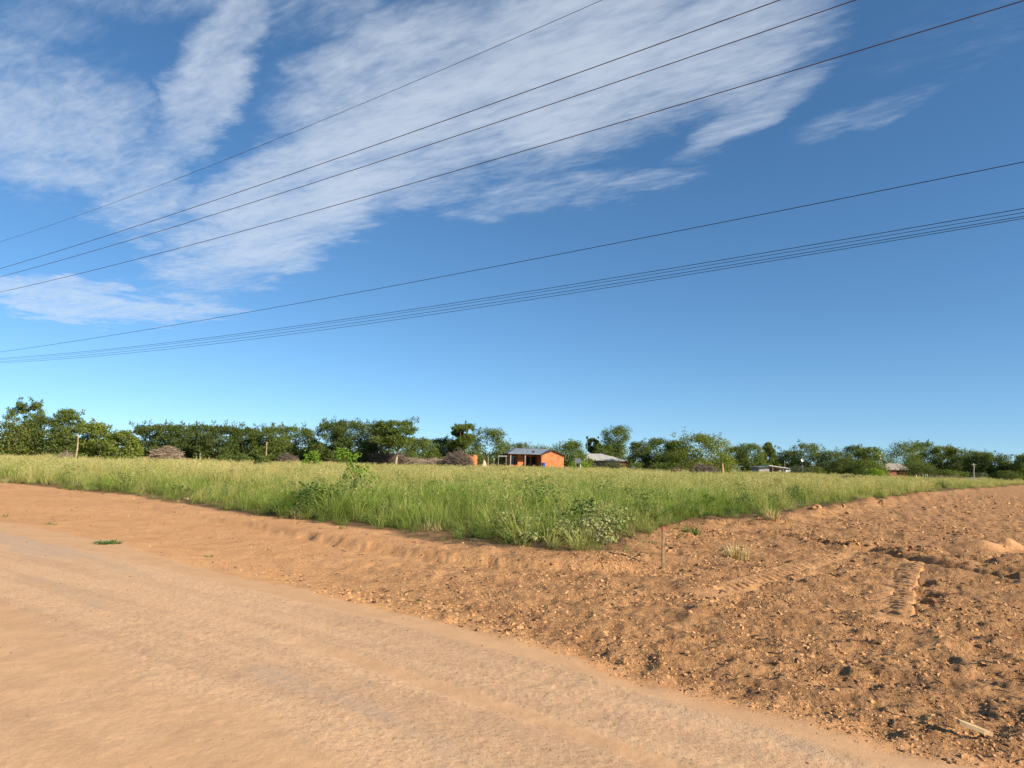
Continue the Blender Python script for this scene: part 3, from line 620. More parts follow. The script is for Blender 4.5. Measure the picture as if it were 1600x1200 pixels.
def crown_mesh(name, clumps, leaf, n_per, matl, seed, up=0.5, spray=False):
    """clumps: rows of x,y,z,rx,rz ; leaves strewn through each, thickest near its skin"""
    rs = np.random.RandomState(seed); C = np.asarray(clumps); k = len(C); vol = C[:, 3] ** 2; cnt = np.maximum(8, (n_per * k * vol / vol.sum())).astype(int)
    ci = np.repeat(np.arange(k), cnt); n_ = len(ci)
    d = rs.normal(size=(n_, 3)); d /= np.linalg.norm(d, axis=1)[:, None]
    rad = rs.uniform(size=n_) ** 0.42 * (1 + 0.28 * rs.normal(size=n_) * (rs.uniform(size=n_) < .35))
    pos = C[ci, :3] + d * rad[:, None] * np.stack([C[ci, 3], C[ci, 3], C[ci, 4]], 1)
    nrm = d * 0.9 + np.array([0, 0, up]) + rs.normal(0, 0.55, (n_, 3)); nrm /= np.linalg.norm(nrm, axis=1)[:, None]
    t = np.cross(nrm, rs.normal(size=(n_, 3))); t /= np.linalg.norm(t, axis=1)[:, None]; s = np.cross(nrm, t)
    if spray:                                                  # long sprigs reaching out and up
        t = d * 0.7 + np.array([0, 0, 0.55]) + rs.normal(0, 0.45, (n_, 3)); t /= np.linalg.norm(t, axis=1)[:, None]; s = np.cross(nrm, t); s /= np.linalg.norm(s, axis=1)[:, None] + 1e-6
    L = leaf * rs.uniform(0.55, 1.35, n_) * (1.55 if spray else 1); Wd = L * rs.uniform(0.42, 0.75, n_) * (0.45 if spray else 1)
    V = np.stack([pos - t * L[:, None] * .5, pos + s * Wd[:, None] * .5 + nrm * L[:, None] * .08, pos + t * L[:, None] * .5, pos - s * Wd[:, None] * .5 + nrm * L[:, None] * .08], 1).reshape(-1, 3)
    me = mesh_np(name, V, np.arange(n_ * 4).reshape(-1, 4), [matl])
    ct = rs.uniform(0, 1, k)
    tint = np.clip(0.45 * ct[ci] + 0.55 * rs.uniform(size=n_), 0, 1)
    a_ = me.attributes.new('tint', 'FLOAT', 'FACE'); a_.data.foreach_set('value', tint.astype(np.float32))
    return me

def make_tree(name, cat, label, base, H, Wd, style, tone, seed, group=None, n_leaf=None, leaf=None, bark=None, cb=None):
    """base on the ground, H tall, Wd wide; clumps of foliage on limbs of a tapered trunk"""
    rs = random.Random(seed); t = thing(name, label, cat, base, 0, group)
    cl = []; rx = Wd / 2
    def put(x, y, z, r, fl): cl.append((x, y, z, r, r * fl))
    if style in ('acacia', 'broad', 'round', 'bush', 'umbrella', 'feather', 'column', 'cone'):
        lo = {'acacia': .05, 'broad': .06, 'round': .06, 'bush': .06, 'umbrella': .48, 'feather': .5, 'column': .3, 'cone': .12}[style] if cb is None else cb
        n_ = {'acacia': 64, 'broad': 80, 'round': 56, 'bush': 40, 'umbrella': 44, 'feather': 26, 'column': 44, 'cone': 40}[style]
        fl = {'acacia': .62, 'broad': .6, 'round': .75, 'bush': .75, 'umbrella': .4, 'feather': .6, 'column': .85, 'cone': .8}[style]
        for k in range(n_):
            hz = (k + rs.uniform(0, 1)) / n_                   # 0 bottom .. 1 top of the crown
            if style == 'acacia': prof = 0.86 + 0.20 * math.sin(hz * 3.0) if hz < .62 else max(.25, 1.05 - (hz - .62) * 1.7)
            elif style == 'broad': prof = math.sqrt(max(.05, 1 - hz ** 2.4))
            elif style in ('umbrella', 'feather'): prof = 0.62 + 0.42 * hz if hz < .72 else max(.2, 1.0 - (hz - .72) * 2.0)
            elif style == 'cone': prof = 1.05 - 0.9 * hz
            elif style == 'column': prof = .75 + .25 * math.sin(hz * 7 + seed)
            elif style == 'bush': prof = math.sqrt(max(.03, 1 - hz ** 2))
            else: prof = math.sqrt(max(.06, 1 - (2 * hz - .85) ** 2 / 1.5))
            a = rs.uniform(0, 6.283); rr = prof * rx * (rs.uniform(.15, 1) ** .6)
            r = rx * rs.uniform(.22, .40) * (1.2 if style in ('bush', 'round', 'column') else 1.0) * (1.15 - .45 * hz)
            if style == 'column': r *= 1.15
            rr = max(0, min(rr, rx - r * .7)); z = H * (lo + (1 - lo) * hz)
            z = min(z, H - r * fl * .9); z = max(z, r * fl * .6)
            put(rr * math.cos(a), rr * math.sin(a), z, r, fl)
        for k in range(16 if style in ('acacia', 'umbrella', 'feather') else 7):                                     # ragged sprays past the outline
            a = rs.uniform(0, 6.283); rr = rx * rs.uniform(.2, .95); put(rr * math.cos(a), rr * math.sin(a), H * rs.uniform(.80, 1.06), rx * rs.uniform(.06, .13), 1.2)
    mt = MB(); tw = max(.05, .035 * H) * (.8 if style in ('feather', 'umbrella') else 1)
    fork = H * max(.12, (.55 if style in ('feather', 'umbrella', 'column') else .28))
    top = Vector((rs.uniform(-.06, .06) * H, rs.uniform(-.06, .06) * H, fork))
    mt.tube([(0, 0, -.15), (top.x * .3, top.y * .3, fork * .35), (top.x * .8, top.y * .8, fork * .75), tuple(top)], [tw * 1.35, tw, tw * .85, tw * .75], 7)
    pick = sorted(cl, key=lambda c: -c[3])[:12] if style != 'bush' else sorted(cl, key=lambda c: -c[3])[:7]
    for c in pick:
        e = Vector(c[:3]); s0 = top * rs.uniform(.55, 1.0); m_ = s0.lerp(e, .5) + Vector((rs.uniform(-.1, .1), rs.uniform(-.1, .1), rs.uniform(-.02, .12))) * Wd * .4
        mt.tube([tuple(s0), tuple(m_), tuple(e)], [tw * .5, tw * .3, tw * .1], 5)
    if n_leaf is None: n_leaf = int(min(14000 if style == 'broad' else 10500, max(2400, (560 if style == 'broad' else 400) * Wd * H)))
    if leaf is None: leaf = 0.23
    link('crown', crown_mesh('crown', cl, leaf, n_leaf / len(cl), LEAF[tone], seed + 5, 0.5, style in ('acacia', 'umbrella', 'feather')), t)
    mt.build('trunk', bark or M_BARK, t, smooth=True)
    return t

# photo point of the top, width in the photo, metres ahead, habit, tone, label
TREES = [
 (-6, 656, 78, 82, 'round', 'olive', 'olive green tree cut off by the left edge of the picture'),
 (36, 629, 52, 94, 'acacia', 'mid', 'tallest tree at the far left with a ragged spray on top'),
 (64, 650, 58, 86, 'round', 'dark', 'dark rounded tree just left of the pale leaning trunk'),
 (104, 640, 50, 88, 'acacia', 'mid', 'upright tree with pale trunk left of the bare wooden pole'),
 (150, 660, 62, 80, 'bush', 'light', 'yellowish green round tree right behind the bare wooden pole'),
 (191, 672, 52, 77, 'bush', 'light', 'low yellowish tree at the start of the dark tree row'),
 (232, 664, 50, 97, 'acacia', 'dark', 'first dark tree of the long row, above the pinkish brush heap'),
 (268, 663, 52, 95, 'acacia', 'dark', 'second dark tree of the long row counted from the left'),
 (306, 663, 56, 97, 'acacia', 'dark', 'third dark tree of the long row counted from the left'),
 (345, 665, 54, 94, 'acacia', 'dark', 'fourth dark tree of the long row counted from the left'),
 (385, 668, 48, 97, 'acacia', 'dark', 'fifth dark tree of the long row, left of the thin pole'),
 (424, 667, 50, 95, 'acacia', 'mid', 'sixth tree of the long row, behind the thin pole'),
 (462, 667, 54, 97, 'acacia', 'mid', 'last tree of the long row, before the gap of sky'),
 (520, 659, 52, 93, 'acacia', 'dark', 'dark tree on the right side of the sky gap, behind the sapling'),
 (554, 658, 62, 96, 'acacia', 'dark', 'broad dark tree with pale forked limbs right of the sapling'),
 (588, 663, 50, 98, 'acacia', 'dark', 'dark tree directly left of the pale trunked umbrella tree'),
 (618, 657, 70, 91, 'umbrella', 'mid', 'umbrella shaped tree with a pale straight trunk'),
 (657, 684, 56, 103, 'bush', 'mid', 'low dense tree directly right of the umbrella tree'),
 (688, 684, 48, 106, 'bush', 'mid', 'middle one of the low dense trees right of the umbrella tree'),
 (708, 687, 40, 108, 'bush', 'dark', 'low dark tree behind the large brown brush heap'),
 (723, 663, 42, 104, 'feather', 'mid', 'slender tree with open feathery crown left of the house'),
 (764, 668, 58, 113, 'round', 'mid', 'full round tree left of the orange brick house'),
 (806, 691, 50, 140, 'round', 'olive', 'distant tree behind the left part of the grey roof'),
 (845, 696, 62, 150, 'bush', 'mid', 'distant low tree behind the ridge of the orange house'),
 (889, 688, 54, 122, 'round', 'mid', 'rounded green tree right behind the orange gable'),
 (926, 685, 24, 136, 'feather', 'mid', 'thin distant tree right of the white mast'),
 (940, 694, 34, 130, 'round', 'mid', 'low tree behind the pale hipped roof'),
 (963, 665, 42, 131, 'column', 'mid', 'tall narrow tree with pale limbs above the pale roof'),
 (998, 690, 40, 118, 'round', 'dark', 'dark tree right of the tall narrow tree'),
 (1028, 684, 48, 122, 'round', 'dark', 'second dark tree right of the tall narrow tree'),
 (1056, 688, 44, 114, 'round', 'dark', 'dark tree tucked against the broad light green tree'),
 (1096, 677, 96, 100, 'broad', 'light', 'broad light green tree behind the dark brush heap'),
 (1146, 697, 38, 136, 'round', 'mid', 'small distant tree right of the broad light tree'),
 (1171, 692, 46, 130, 'round', 'mid', 'rounded distant tree above the low grey house'),
 (1202, 691, 36, 132, 'cone', 'mid', 'pointed tree behind the open shed'),
 (1232, 704, 36, 136, 'round', 'dark', 'dark tree behind the white end of the shed'),
 (1263, 692, 50, 130, 'round', 'mid', 'taller rounded tree behind the white dish'),
 (1302, 703, 58, 126, 'round', 'dark', 'wide dark tree right of the white dish'),
 (1338, 696, 38, 134, 'round', 'dark', 'dark tree left of the white water tank, the further of two'),
 (1360, 698, 46, 122, 'round', 'mid', 'tree directly left of the white water tank'),
 (1410, 690, 66, 134, 'round', 'mid', 'large tree behind the house with the beige roof'),
 (1443, 691, 42, 138, 'acacia', 'mid', 'ragged tree right behind the beige roof'),
 (1474, 697, 46, 134, 'acacia', 'mid', 'tree between the beige roof and the dark clump at right'),
 (1503, 699, 46, 132, 'round', 'olive', 'olive tree at the left end of the dark clump'),
 (1531, 705, 48, 126, 'round', 'dark', 'dark tree behind the wooden power pole at right'),
 (1557, 708, 48, 124, 'round', 'dark', 'dark tree sloping down towards the right edge'),
 (1582, 719, 40, 122, 'round', 'dark', 'low dark tree near the right edge'),
 (1604, 711, 38, 118, 'acacia', 'mid', 'green tree cut off by the right edge of the picture'),
]
SHRUBS = [
 (411, 711, 28, 62, 'bush', 'mid', 'dark green bush in the field below the thin pole'),
 (489, 704, 30, 72, 'bush', 'bright', 'bright green bush in the field left of the sapling'),
 (355, 709, 40, 88, 'bush', 'mid', 'low green bush under the row of dark trees'),
 (380, 708, 30, 88, 'bush', 'mid', 'small green bush at the foot of the row, left of the thin pole'),
 (640, 704, 46, 96, 'bush', 'mid', 'green bush right of the pale trunk'),
 (905, 719, 40, 106, 'bush', 'bright', 'bright bush touching the right side of the orange house'),
 (921, 716, 20, 118, 'bush', 'mid', 'bush covering the left end of the pale roof house'),
 (958, 720, 46, 112, 'bush', 'grey', 'low shrub in front of the pale roof house'),
 (992, 723, 30, 112, 'bush', 'mid', 'low shrub at the right end of the pale roof'),
 (1035, 722, 44, 108, 'bush', 'mid', 'dark shrub at the left foot of the broad light tree'),
 (1250, 727, 44, 114, 'bush', 'grey', 'greyish scrub below the white dish'),
 (1276, 729, 32, 116, 'bush', 'olive', 'olive scrub right of the white dish'),
 (1318, 715, 48, 118, 'bush', 'dark', 'dark shrub in the gap between the dish and the water tank'),
 (1356, 717, 48, 114, 'bush', 'mid', 'shrub in front of the white water tank'),
 (1366, 732, 30, 106, 'bush', 'bright', 'small yellowish bush left of the beige roof house'),
 (1435, 722, 62, 114, 'bush', 'dark', 'dark shrub covering the right end of the beige roof'),
 (1483, 734, 34, 110, 'bush', 'mid', 'shrub right of the white posts'),
 (1502, 737, 30, 112, 'bush', 'mid', 'shrub directly left of the wooden power pole'),
 (1533, 738, 34, 110, 'bush', 'grey', 'greyish shrub right behind the wooden power pole'),
 (1575, 735, 44, 114, 'bush', 'dark', 'dark shrub at the right end of the field'),
]
def hz(px): return 717.6 + 0.0267 * (px - 800)
def base_at(px, D):
    p = at(px, hz(px), D); return (p.x, D, ground_z(p.x, D) - 0.02)
for k, (px, py, w, D, sty, tone, lab) in enumerate(TREES):
    bs = base_at(px, D); H = at(px, py, D).z - bs[2]
    make_tree('tree', 'tree', lab, bs, H, w * D / FPX * (1.38 if 6 <= k <= 15 else 1.15), sty, tone, 500 + k * 13, 'trees along the far side of the field', None, None,
              M_BARKP if sty in ('umbrella', 'column') or k in (3, 14) else None)
for k, (px, py, w, D, sty, tone, lab) in enumerate(SHRUBS):
    bs = base_at(px, D); H = at(px, py, D).z - bs[2]
    make_tree('shrub', 'shrub', lab, bs, H, w * D / FPX, sty, tone, 1500 + k * 17, 'shrubs at the far side of the field', None, 0.17)

# the wood beyond, one mass
def far_wood():
    rs = np.random.RandomState(3); cl = []
    for px in np.arange(-260, 1870, 5.5):
        D = rs.uniform(165, 205); x = at(px, hz(px), D).x
        top = 2.1 + 1.5 * float(vnoise(np.array([px / 46.0]), np.array([1.5]), 4)[0]) + rs.uniform(0, .7)
        for k in range(2): cl.append((x + rs.uniform(-1, 1), D + rs.uniform(-2, 2), top * (.35 if k else .78), 1.25, top * .34))
    o = link('distant_wood', crown_mesh('distant_wood', cl, .55, 42, LEAF['mid'], 91)); tag(o, 'low distant wood showing between the nearer trees', 'wood', None, 'stuff')
far_wood()

# sapling standing in the near grass
def sapling():
    D = 21.0; bx, by, bz = base_at(572, D)
    t = thing('sapling', 'leafy bright green sapling rising out of the grass, leaning left', 'sapling', (bx, by, bz))
    cl = []; rs = random.Random(4); mt = MB()
    def P(px, py, dy=0): q = at(px, py, D + dy); return (q.x - bx, q.y - by, q.z - bz)
    spots = [(532, 709, 14), (545, 712, 13), (556, 713, 9), (548, 722, 8), (552, 733, 12), (562, 738, 12), (570, 733, 11), (540, 745, 8), (557, 752, 12), (574, 752, 10), (583, 745, 7), (563, 768, 12), (585, 765, 10), (598, 770, 8), (548, 768, 9), (575, 780, 14)]
    for px, py, r in spots:
        c = P(px, py, rs.uniform(-.25, .25)); cl.append((*c, r * D / FPX, r * D / FPX * .8))
        mt.tube([(0, 0, -.1), (c[0] * .35, c[1] * .4, c[2] * .5), (c[0] * .8, c[1] * .9, c[2] * .85), c], [.016, .011, .007, .003], 5)
    link('crown', crown_mesh('crown', cl, 0.085, 70, LEAF['bright'], 77), t); mt.build('trunk', M_BARK, t)
sapling()

# trailing leafy plant at the corner of the field
def creeper():
    rs = random.Random(9); cl = []
    c0 = gp(870, 856); t = None
    poly = [gp(*p) for p in [(775, 862), (840, 872), (905, 874), (962, 862), (990, 845), (960, 815), (880, 805), (800, 815), (770, 840)]]
    xs = [p[0] for p in poly]; ys = [p[1] for p in poly]
    pts = []
    while len(pts) < 190:
        x, y = rs.uniform(min(xs), max(xs)), rs.uniform(min(ys), max(ys))
        if inside(np.array([x]), np.array([y]), poly)[0]: pts.append((x, y))
    b0 = (c0[0], c0[1], ground_z(*c0)); t = thing('trailing_plant', 'trailing pale leaved plant sprawling over the front corner of the grass', 'plant', b0)
    mt = MB()
    for x, y in pts:
        z = ground_z(x, y) - b0[2]; hgt = rs.uniform(.06, .42)
        cl.append((x - b0[0], y - b0[1], z + hgt, rs.uniform(.10, .24), rs.uniform(.05, .12)))
        mt.tube([(x - b0[0] + rs.uniform(-.2, .2), y - b0[1] + rs.uniform(-.2, .2), z - .02), (x - b0[0], y - b0[1], z + hgt)], [.006, .003], 4)
    link('leaves', crown_mesh('leaves', cl, 0.062, 60, LEAF['pale'], 33, 0.9), t); tag(mt.build('stems', M_BARK, t), kind='stuff')
creeper()

# ------------------------------------------------------------------ brush heaps
def brush(name, label, cxp, top, w, D, n_, pale, seed, thick=.018, dome=True, cat='brush heap'):
    bs = base_at(cxp, D); H = at(cxp, top, D).z - bs[2]; rx = w * D / FPX / 2
    t = MB(); rs = random.Random(seed)
    for k in range(n_):
        a = rs.uniform(0, 6.283); r = rx * math.sqrt(rs.random()) * .85; x, y = r * math.cos(a), r * math.sin(a) * .8
        zt = (H * math.sqrt(max(.05, 1 - (r / rx) ** 2)) if dome else H) * (.62 + .55 * (.5 + .5 * mnoise.noise(Vector((x * 1.1 + seed * 7, y * 1.1, seed)))))
        z = rs.uniform(.02, .95) * zt; L = rs.uniform(.4, 1.1) * min(1.9, rx * .85); a2 = rs.uniform(0, 6.283); e = rs.uniform(-.35, .75)
        d = Vector((math.cos(a2) * math.cos(e), math.sin(a2) * math.cos(e), math.sin(e))) * L * .5
        p = Vector((x, y, z)); q = p + d; q.z = min(max(q.z, .02), H * (1.35 if k % 7 == 0 else 1.05)); s = p - d; s.z = min(max(s.z, 0.0), H * 1.05); s = Vector((max(-rx, min(rx, s.x)), s.y, s.z)); q = Vector((max(-rx, min(rx, q.x)), q.y, q.z))
        t.tube([s, (s + q) / 2 + Vector((rs.uniform(-.1, .1), rs.uniform(-.1, .1), rs.uniform(-.08, .1))) * L, q], [thick * rs.uniform(.7, 1.6), thick, thick * .5], 3)
    o = t.build(name, M_BRUSHP if pale else M_BRUSH, None, bs); tag(o, label, cat, 'heaps of cut branches')
    return o
brush('brush_heap', 'domed pinkish brown brush heap before the first dark trees', 261, 695, 50, 84, 1500, True, 1)
brush('brush_heap', 'brown brush heap right of the thin pole', 450, 704, 34, 84, 900, False, 2)
brush('brush_heap', 'dark long brush heap behind the pale trunked umbrella tree', 606, 707, 70, 94, 1300, False, 3, .02, False)
brush('brush_heap', 'low flat heap of branches between the pale trunk and the large brush heap', 668, 716, 76, 92, 900, True, 4, .02, False)
brush('brush_heap', 'large brown brush heap left of the house', 716, 702, 52, 90, 1900, False, 5)
brush('brush_heap', 'dark domed brush heap under the broad light green tree', 1100, 724, 46, 88, 1500, False, 6)
brush('brush_heap', 'small dark brush heap left of the domed one', 1058, 727, 24, 92, 500, False, 7)
brush('brush_heap', 'low dark brush heap in the grass left of the water tank', 1328, 742, 34, 84, 500, False, 8)
brush('brush_heap', 'long low brush heap right of the white posts', 1480, 743, 46, 100, 600, False, 10, .02, False)
brush('brush_heap', 'thin grey twigs in the grass beside the bare wooden pole', 105, 699, 30, 70, 350, True, 12, .01)

# ------------------------------------------------------------------ buildings
M_BRICK = mat('orange_brick', (0.62, 0.215, 0.080), 0.9, 0.12, 1.3, 0.2, col2=(0.66, 0.24, 0.095))
M_BRICKD = mat('red_brick', (0.36, 0.11, 0.06), 0.9, 0.12, 2.5, 0.2)
M_PLASTER = mat('grey_plaster', (0.40, 0.37, 0.33), 0.9, 0.12, 1.5)
M_WHITE = mat('white_paint', (0.78, 0.77, 0.74), 0.6, 0.05, 2)
M_ZINC = mat('zinc_sheet', (0.21, 0.24, 0.27), 0.5, 0.12, 1.2, 0.0, 0.5)
M_ROOFD = mat('dark_sheet', (.11, .07, .06), .7, .1, 2)
M_ZINCP = mat('pale_sheet', (0.46, 0.43, 0.38), 0.6, 0.10, 1.2, 0.0, 0.4)
M_TILE = mat('beige_roof', (0.36, 0.30, 0.24), 0.85, 0.12, 2)
M_DARK = mat('dark_door', (0.035, 0.03, 0.028), 0.6, 0.1, 2)
M_GLASS = mat('window_glass', (0.02, 0.024, 0.028), 0.08, 0.1, 2, 0, 0.6)
M_WOOD = mat('weathered_wood', (0.40, 0.29, 0.17), 0.9, 0.2, 6, 0.3)
M_WOODG = mat('grey_wood', (0.33, 0.28, 0.22), 0.9, 0.2, 6, 0.3)
M_BLUE = mat('blue_plastic', (0.03, 0.08, 0.30), 0.45, 0.1, 3)
M_SAND = mat('building_sand', (0.62, 0.42, 0.24), 0.95, 0.1, 3, 0.4)
M_CABLE = mat('cable', (0.035, 0.033, 0.035), 0.6, 0.1, 3)
M_CABLEB = mat('copper_cable', (0.10, 0.055, 0.040), 0.6, 0.1, 3)

def window(parent, x0, x1, z0, z1, y, frame=M_WHITE):
    f = MB(); w = .06
    f.box(x0, x1, y - .03, y + .05, z0, z0 + w).box(x0, x1, y - .03, y + .05, z1 - w, z1).box(x0, x0 + w, y - .03, y + .05, z0 + w, z1 - w).box(x1 - w, x1, y - .03, y + .05, z0 + w, z1 - w)
    o = f.build('window', frame, parent); MB().box(x0 + w, x1 - w, y + .005, y + .02, z0 + w, z1 - w).build('pane', M_GLASS, o)
def wall_holes(mb, x0, x1, y0, y1, z0, z1, holes):
    """a wall along X with rectangular openings"""
    xs = x0
    for a, c, lo, hi in sorted(holes):
        if a > xs: mb.box(xs, a, y0, y1, z0, z1)
        if lo > z0: mb.box(a, c, y0, y1, z0, lo)
        if hi < z1: mb.box(a, c, y0, y1, hi, z1)
        xs = c
    if xs < x1: mb.box(xs, x1, y0, y1, z0, z1)

def house():
    D = 108.0; p = at(881, hz(881), D); rz = R(10)
    # local X runs along the front to the right, Y away from the viewer; origin = right front corner of the gable
    t = thing('brick_house', 'orange brick house with grey sheet roof and a gabled wing', 'house', (p.x, p.y, ground_z(p.x, p.y) - .05), rz)
    eh = 2.42; gw = 3.5; x0 = -8.2; y0 = 3.6; dep = 3.9
    g = MB(); g.prism([(-gw, 0, 0), (0, 0, 0), (0, 0, eh), (-gw / 2, 0, eh + .62), (-gw, 0, eh)], (0, .2, 0)); g.build('gable_wall', M_BRICK, t)
    MB().box(-gw, -gw + .2, .2, 6.0, 0, eh).build('side_wall', M_BRICK, t); MB().box(-.2, 0, .2, 6.0, 0, eh).build('side_wall', M_BRICK, t)
    m = MB(); wall_holes(m, x0, -gw, y0, y0 + .2, 0, eh, [(-7.85, -6.75, .8, 2.1), (-5.05, -4.55, 0, 2.05), (-4.3, -3.6, 0.0, 2.1)])
    m.box(x0, x0 + .2, y0 + .2, y0 + dep, 0, eh); m.box(x0, 0, y0 + dep, y0 + dep + .2, 0, eh); m.build('wall', M_BRICK, t)
    MB().box(-5.05, -4.55, y0 + .09, y0 + .13, 0.02, 2.04).build('door', M_DARK, t)
    MB().box(-4.29, -3.61, y0 + .10, y0 + .14, 0.02, 2.09).build('door', M_DARK, t)
    window(t, -7.85, -6.75, .8, 2.1, y0 + .08)
    for x in (-8.1, -5.85): MB().box(x - .06, x + .06, .80, .92, 0, eh - .02).build('porch_pillar', M_PLASTER, t)
    MB().box(-6.75, -5.9, 2.2, 2.36, 0, eh - .02).build('porch_screen', M_BRICK, t)
    MB().box(-8.02, -6.76, 2.2, 2.32, 0, .75).build('porch_parapet', M_BRICK, t)
    # hipped main roof running down over the porch
    xl, xr, ya, yb, ry = -8.55, -1.5, .55, y0 + dep + .4, 4.3; ze = eh; zr = 3.28
    r = MB(); th = .07
    A = [(xl, ya, ze), (xr, ya, ze), (xr, ry, zr), (xl + 1.9, ry, zr), (xl, yb, ze), (xr, yb, ze)]
    for q in ([0, 1, 2, 3], [0, 3, 4], [4, 3, 2, 5]):
        r.prism([A[i] for i in q], (0, 0, th))
    r.build('roof', M_ZINC, t)
    for sx in (-1, 1):
        xe = -gw / 2 + sx * (gw / 2 + .25); z_e = eh - .09
        MB().prism([(-gw / 2, -.3, eh + .65), (xe, -.3, z_e), (xe, 4.3, z_e), (-gw / 2, 4.3, eh + .65)][::sx], (0, 0, .07)).build('gable_roof', M_ROOFD, t)
    MB().box(-4.55, -4.25, 1.6, 1.9, 2.6, 2.98).build('vent_pipe', M_DARK, t)
    return t
HOUSE = house()

def hip_house(name, label, pxl, pxr, pytop, pyeave, D, roofm, wallm, ridge=(.25, .6), depth=7.0, rz=0.0, wins=2, cat='house'):
    pl = at(pxl, hz(pxl), D); pr = at(pxr, hz(pxr), D); mid_px = (pxl + pxr) / 2
    Wd = (pr - pl).length; gz = ground_z((pl.x + pr.x) / 2, D) - .05
    ze = at(mid_px, pyeave, D).z - gz; zr = at(mid_px, pytop, D).z - gz
    t = thing(name, label, cat, ((pl.x + pr.x) / 2, D, gz), rz)
    h = Wd / 2; o = .4
    m = MB(); holes = [(-h * .55, -h * .3, .9, min(1.9, ze - .2)), (h * .05, h * .22, 0, min(2.0, ze - .15))]
    wall_holes(m, -h + o, h - o, .4, .6, 0, ze, holes); m.box(-h + o, -h + o + .2, .6, depth - .4, 0, ze).box(h - o - .2, h - o, .6, depth - .4, 0, ze).box(-h + o, h - o, depth - .4, depth - .2, 0, ze)
    m.build('wall', wallm, t)
    window(t, *holes[0], .5); MB().box(holes[1][0], holes[1][1], .48, .53, 0.02, holes[1][3]).build('door', M_DARK, t)
    r = MB(); xa, xb = -h + Wd * ridge[0], -h + Wd * ridge[1]; ym = depth / 2
    A = [(-h, 0, ze), (h, 0, ze), (h, depth, ze), (-h, depth, ze), (xa, ym, zr), (xb, ym, zr)]
    for q in ([0, 1, 5, 4], [1, 2, 5], [2, 3, 4, 5], [3, 0, 4]): r.prism([A[i] for i in q], (0, 0, .07))
    r.build('roof', roofm, t)
    return t
hip_house('farm_house', 'low house with pale hipped roof half hidden by shrubs', 912, 984, 709.5, 720, 122, M_ZINCP, M_BRICKD, (.16, .45), 8.0)
hip_house('farm_house', 'house with beige gabled roof and dark red wall behind shrubs', 1381, 1424, 724.5, 734.5, 124, M_TILE, M_BRICKD, (.03, .97), 7.0)
hip_house('farm_house', 'tiny low grey house seen right of the broad light green tree', 1139, 1163, 725, 729, 128, M_ZINC, M_PLASTER, (.1, .9), 6.0)

def shed():
    D = 118.0; pl = at(1186, hz(1186), D); gz = ground_z(pl.x, D) - .05; s = D / FPX
    t = thing('shed', 'open fronted shed with thin white roof and grey wall', 'shed', (pl.x, D, gz))
    def zz(py): return at(1210, py, D).z - gz
    w1 = 17 * s; w2 = 44 * s; w3 = 49 * s
    MB().box(0, w1, 0, .2, 0, zz(731)).box(0, .2, .2, 4, 0, zz(731)).build('wall', M_PLASTER, t)
    MB().box(w1 + .1, w3 - .1, 3.8, 4, 0, zz(732)).build('back_wall', M_PLASTER, t)
    r = MB(); r.prism([(w1 - .3, -.5, zz(728)), (w3, -.5, zz(732)), (w3, 4.2, zz(733)), (w1 - .3, 4.2, zz(729))], (0, 0, .09)); r.build('roof', M_WHITE, t)
    r = MB(); r.prism([(-.3, -.4, zz(731) + .02), (w1 - .32, -.4, zz(730) + .02), (w1 - .32, 4.2, zz(730) + .02), (-.3, 4.2, zz(731) + .02)], (0, 0, .07)); r.build('side_roof', M_ZINC, t)
    for x in (w1 + .3, (w1 + w2) / 2 + .6): MB().box(x, x + .1, -.3, -.2, 0, zz(730.2)).build('post', M_WOODG, t)
    MB().box(w2 - .35, w2 + .55, -.2, .9, 0, zz(732.6)).build('end_panel', M_WHITE, t)
shed()

def tower_tank():
    D = 126.0; p = at(1374, hz(1374), D); gz = ground_z(p.x, D); zt = at(1374, 710, D).z - gz; zb = at(1374, 717, D).z - gz
    t = thing('water_tank', 'white water tank on a stand left of the beige roof', 'water tank', (p.x, D, gz))
    k = MB(); r = .36; k.tube([(0, 0, zb), (0, 0, zb + .05), (0, 0, zt - .25), (0, 0, zt - .08), (0, 0, zt)], [r * .94, r, r, r * .7, r * .25], 18); k.build('tank', M_WHITE, t, smooth=False)
    for sx in (-1, 1):
        for sy in (-1, 1): MB().box(sx * .45 - .05, sx * .45 + .05, sy * .45 - .05, sy * .45 + .05, 0, zb - .1).build('leg', M_DARK, t)
    MB().box(-.6, .6, -.6, .6, zb - .1, zb - .005).build('platform', M_WOODG, t)
tower_tank()
def dish():
    D = 112.0; p = at(1254, hz(1254), D); gz = ground_z(p.x, D); zc_ = at(1254, 719, D).z - gz
    t = thing('satellite_dish', 'small white dish on a thin post above the scrub', 'dish', (p.x, D, gz))
    MB().tube([(0, .1, 0), (0, .1, zc_ + .9)], .03, 8).build('post', M_ZINC, t)
    d = MB(); rings = [(0.015, 0.08), (.11, .055), (.20, .0), (.26, -.06)]
    for k in range(3):
        (ra, ya), (rb, yb) = rings[k], rings[k + 1]
        for j in range(16):
            g0, g1 = 2 * math.pi * j / 16, 2 * math.pi * (j + 1) / 16
            d.add([(ra * math.cos(g0), ya - .03, zc_ + ra * math.sin(g0)), (ra * math.cos(g1), ya - .03, zc_ + ra * math.sin(g1)), (rb * math.cos(g1), yb - .03, zc_ + rb * math.sin(g1)), (rb * math.cos(g0), yb - .03, zc_ + rb * math.sin(g0))], [(0, 1, 2, 3)])
    d.build('reflector', M_WHITE, t); MB().tube([(0, .07, zc_ - .3), (0, -.35, zc_)], .02, 6).build('arm', M_DARK, t)
dish()

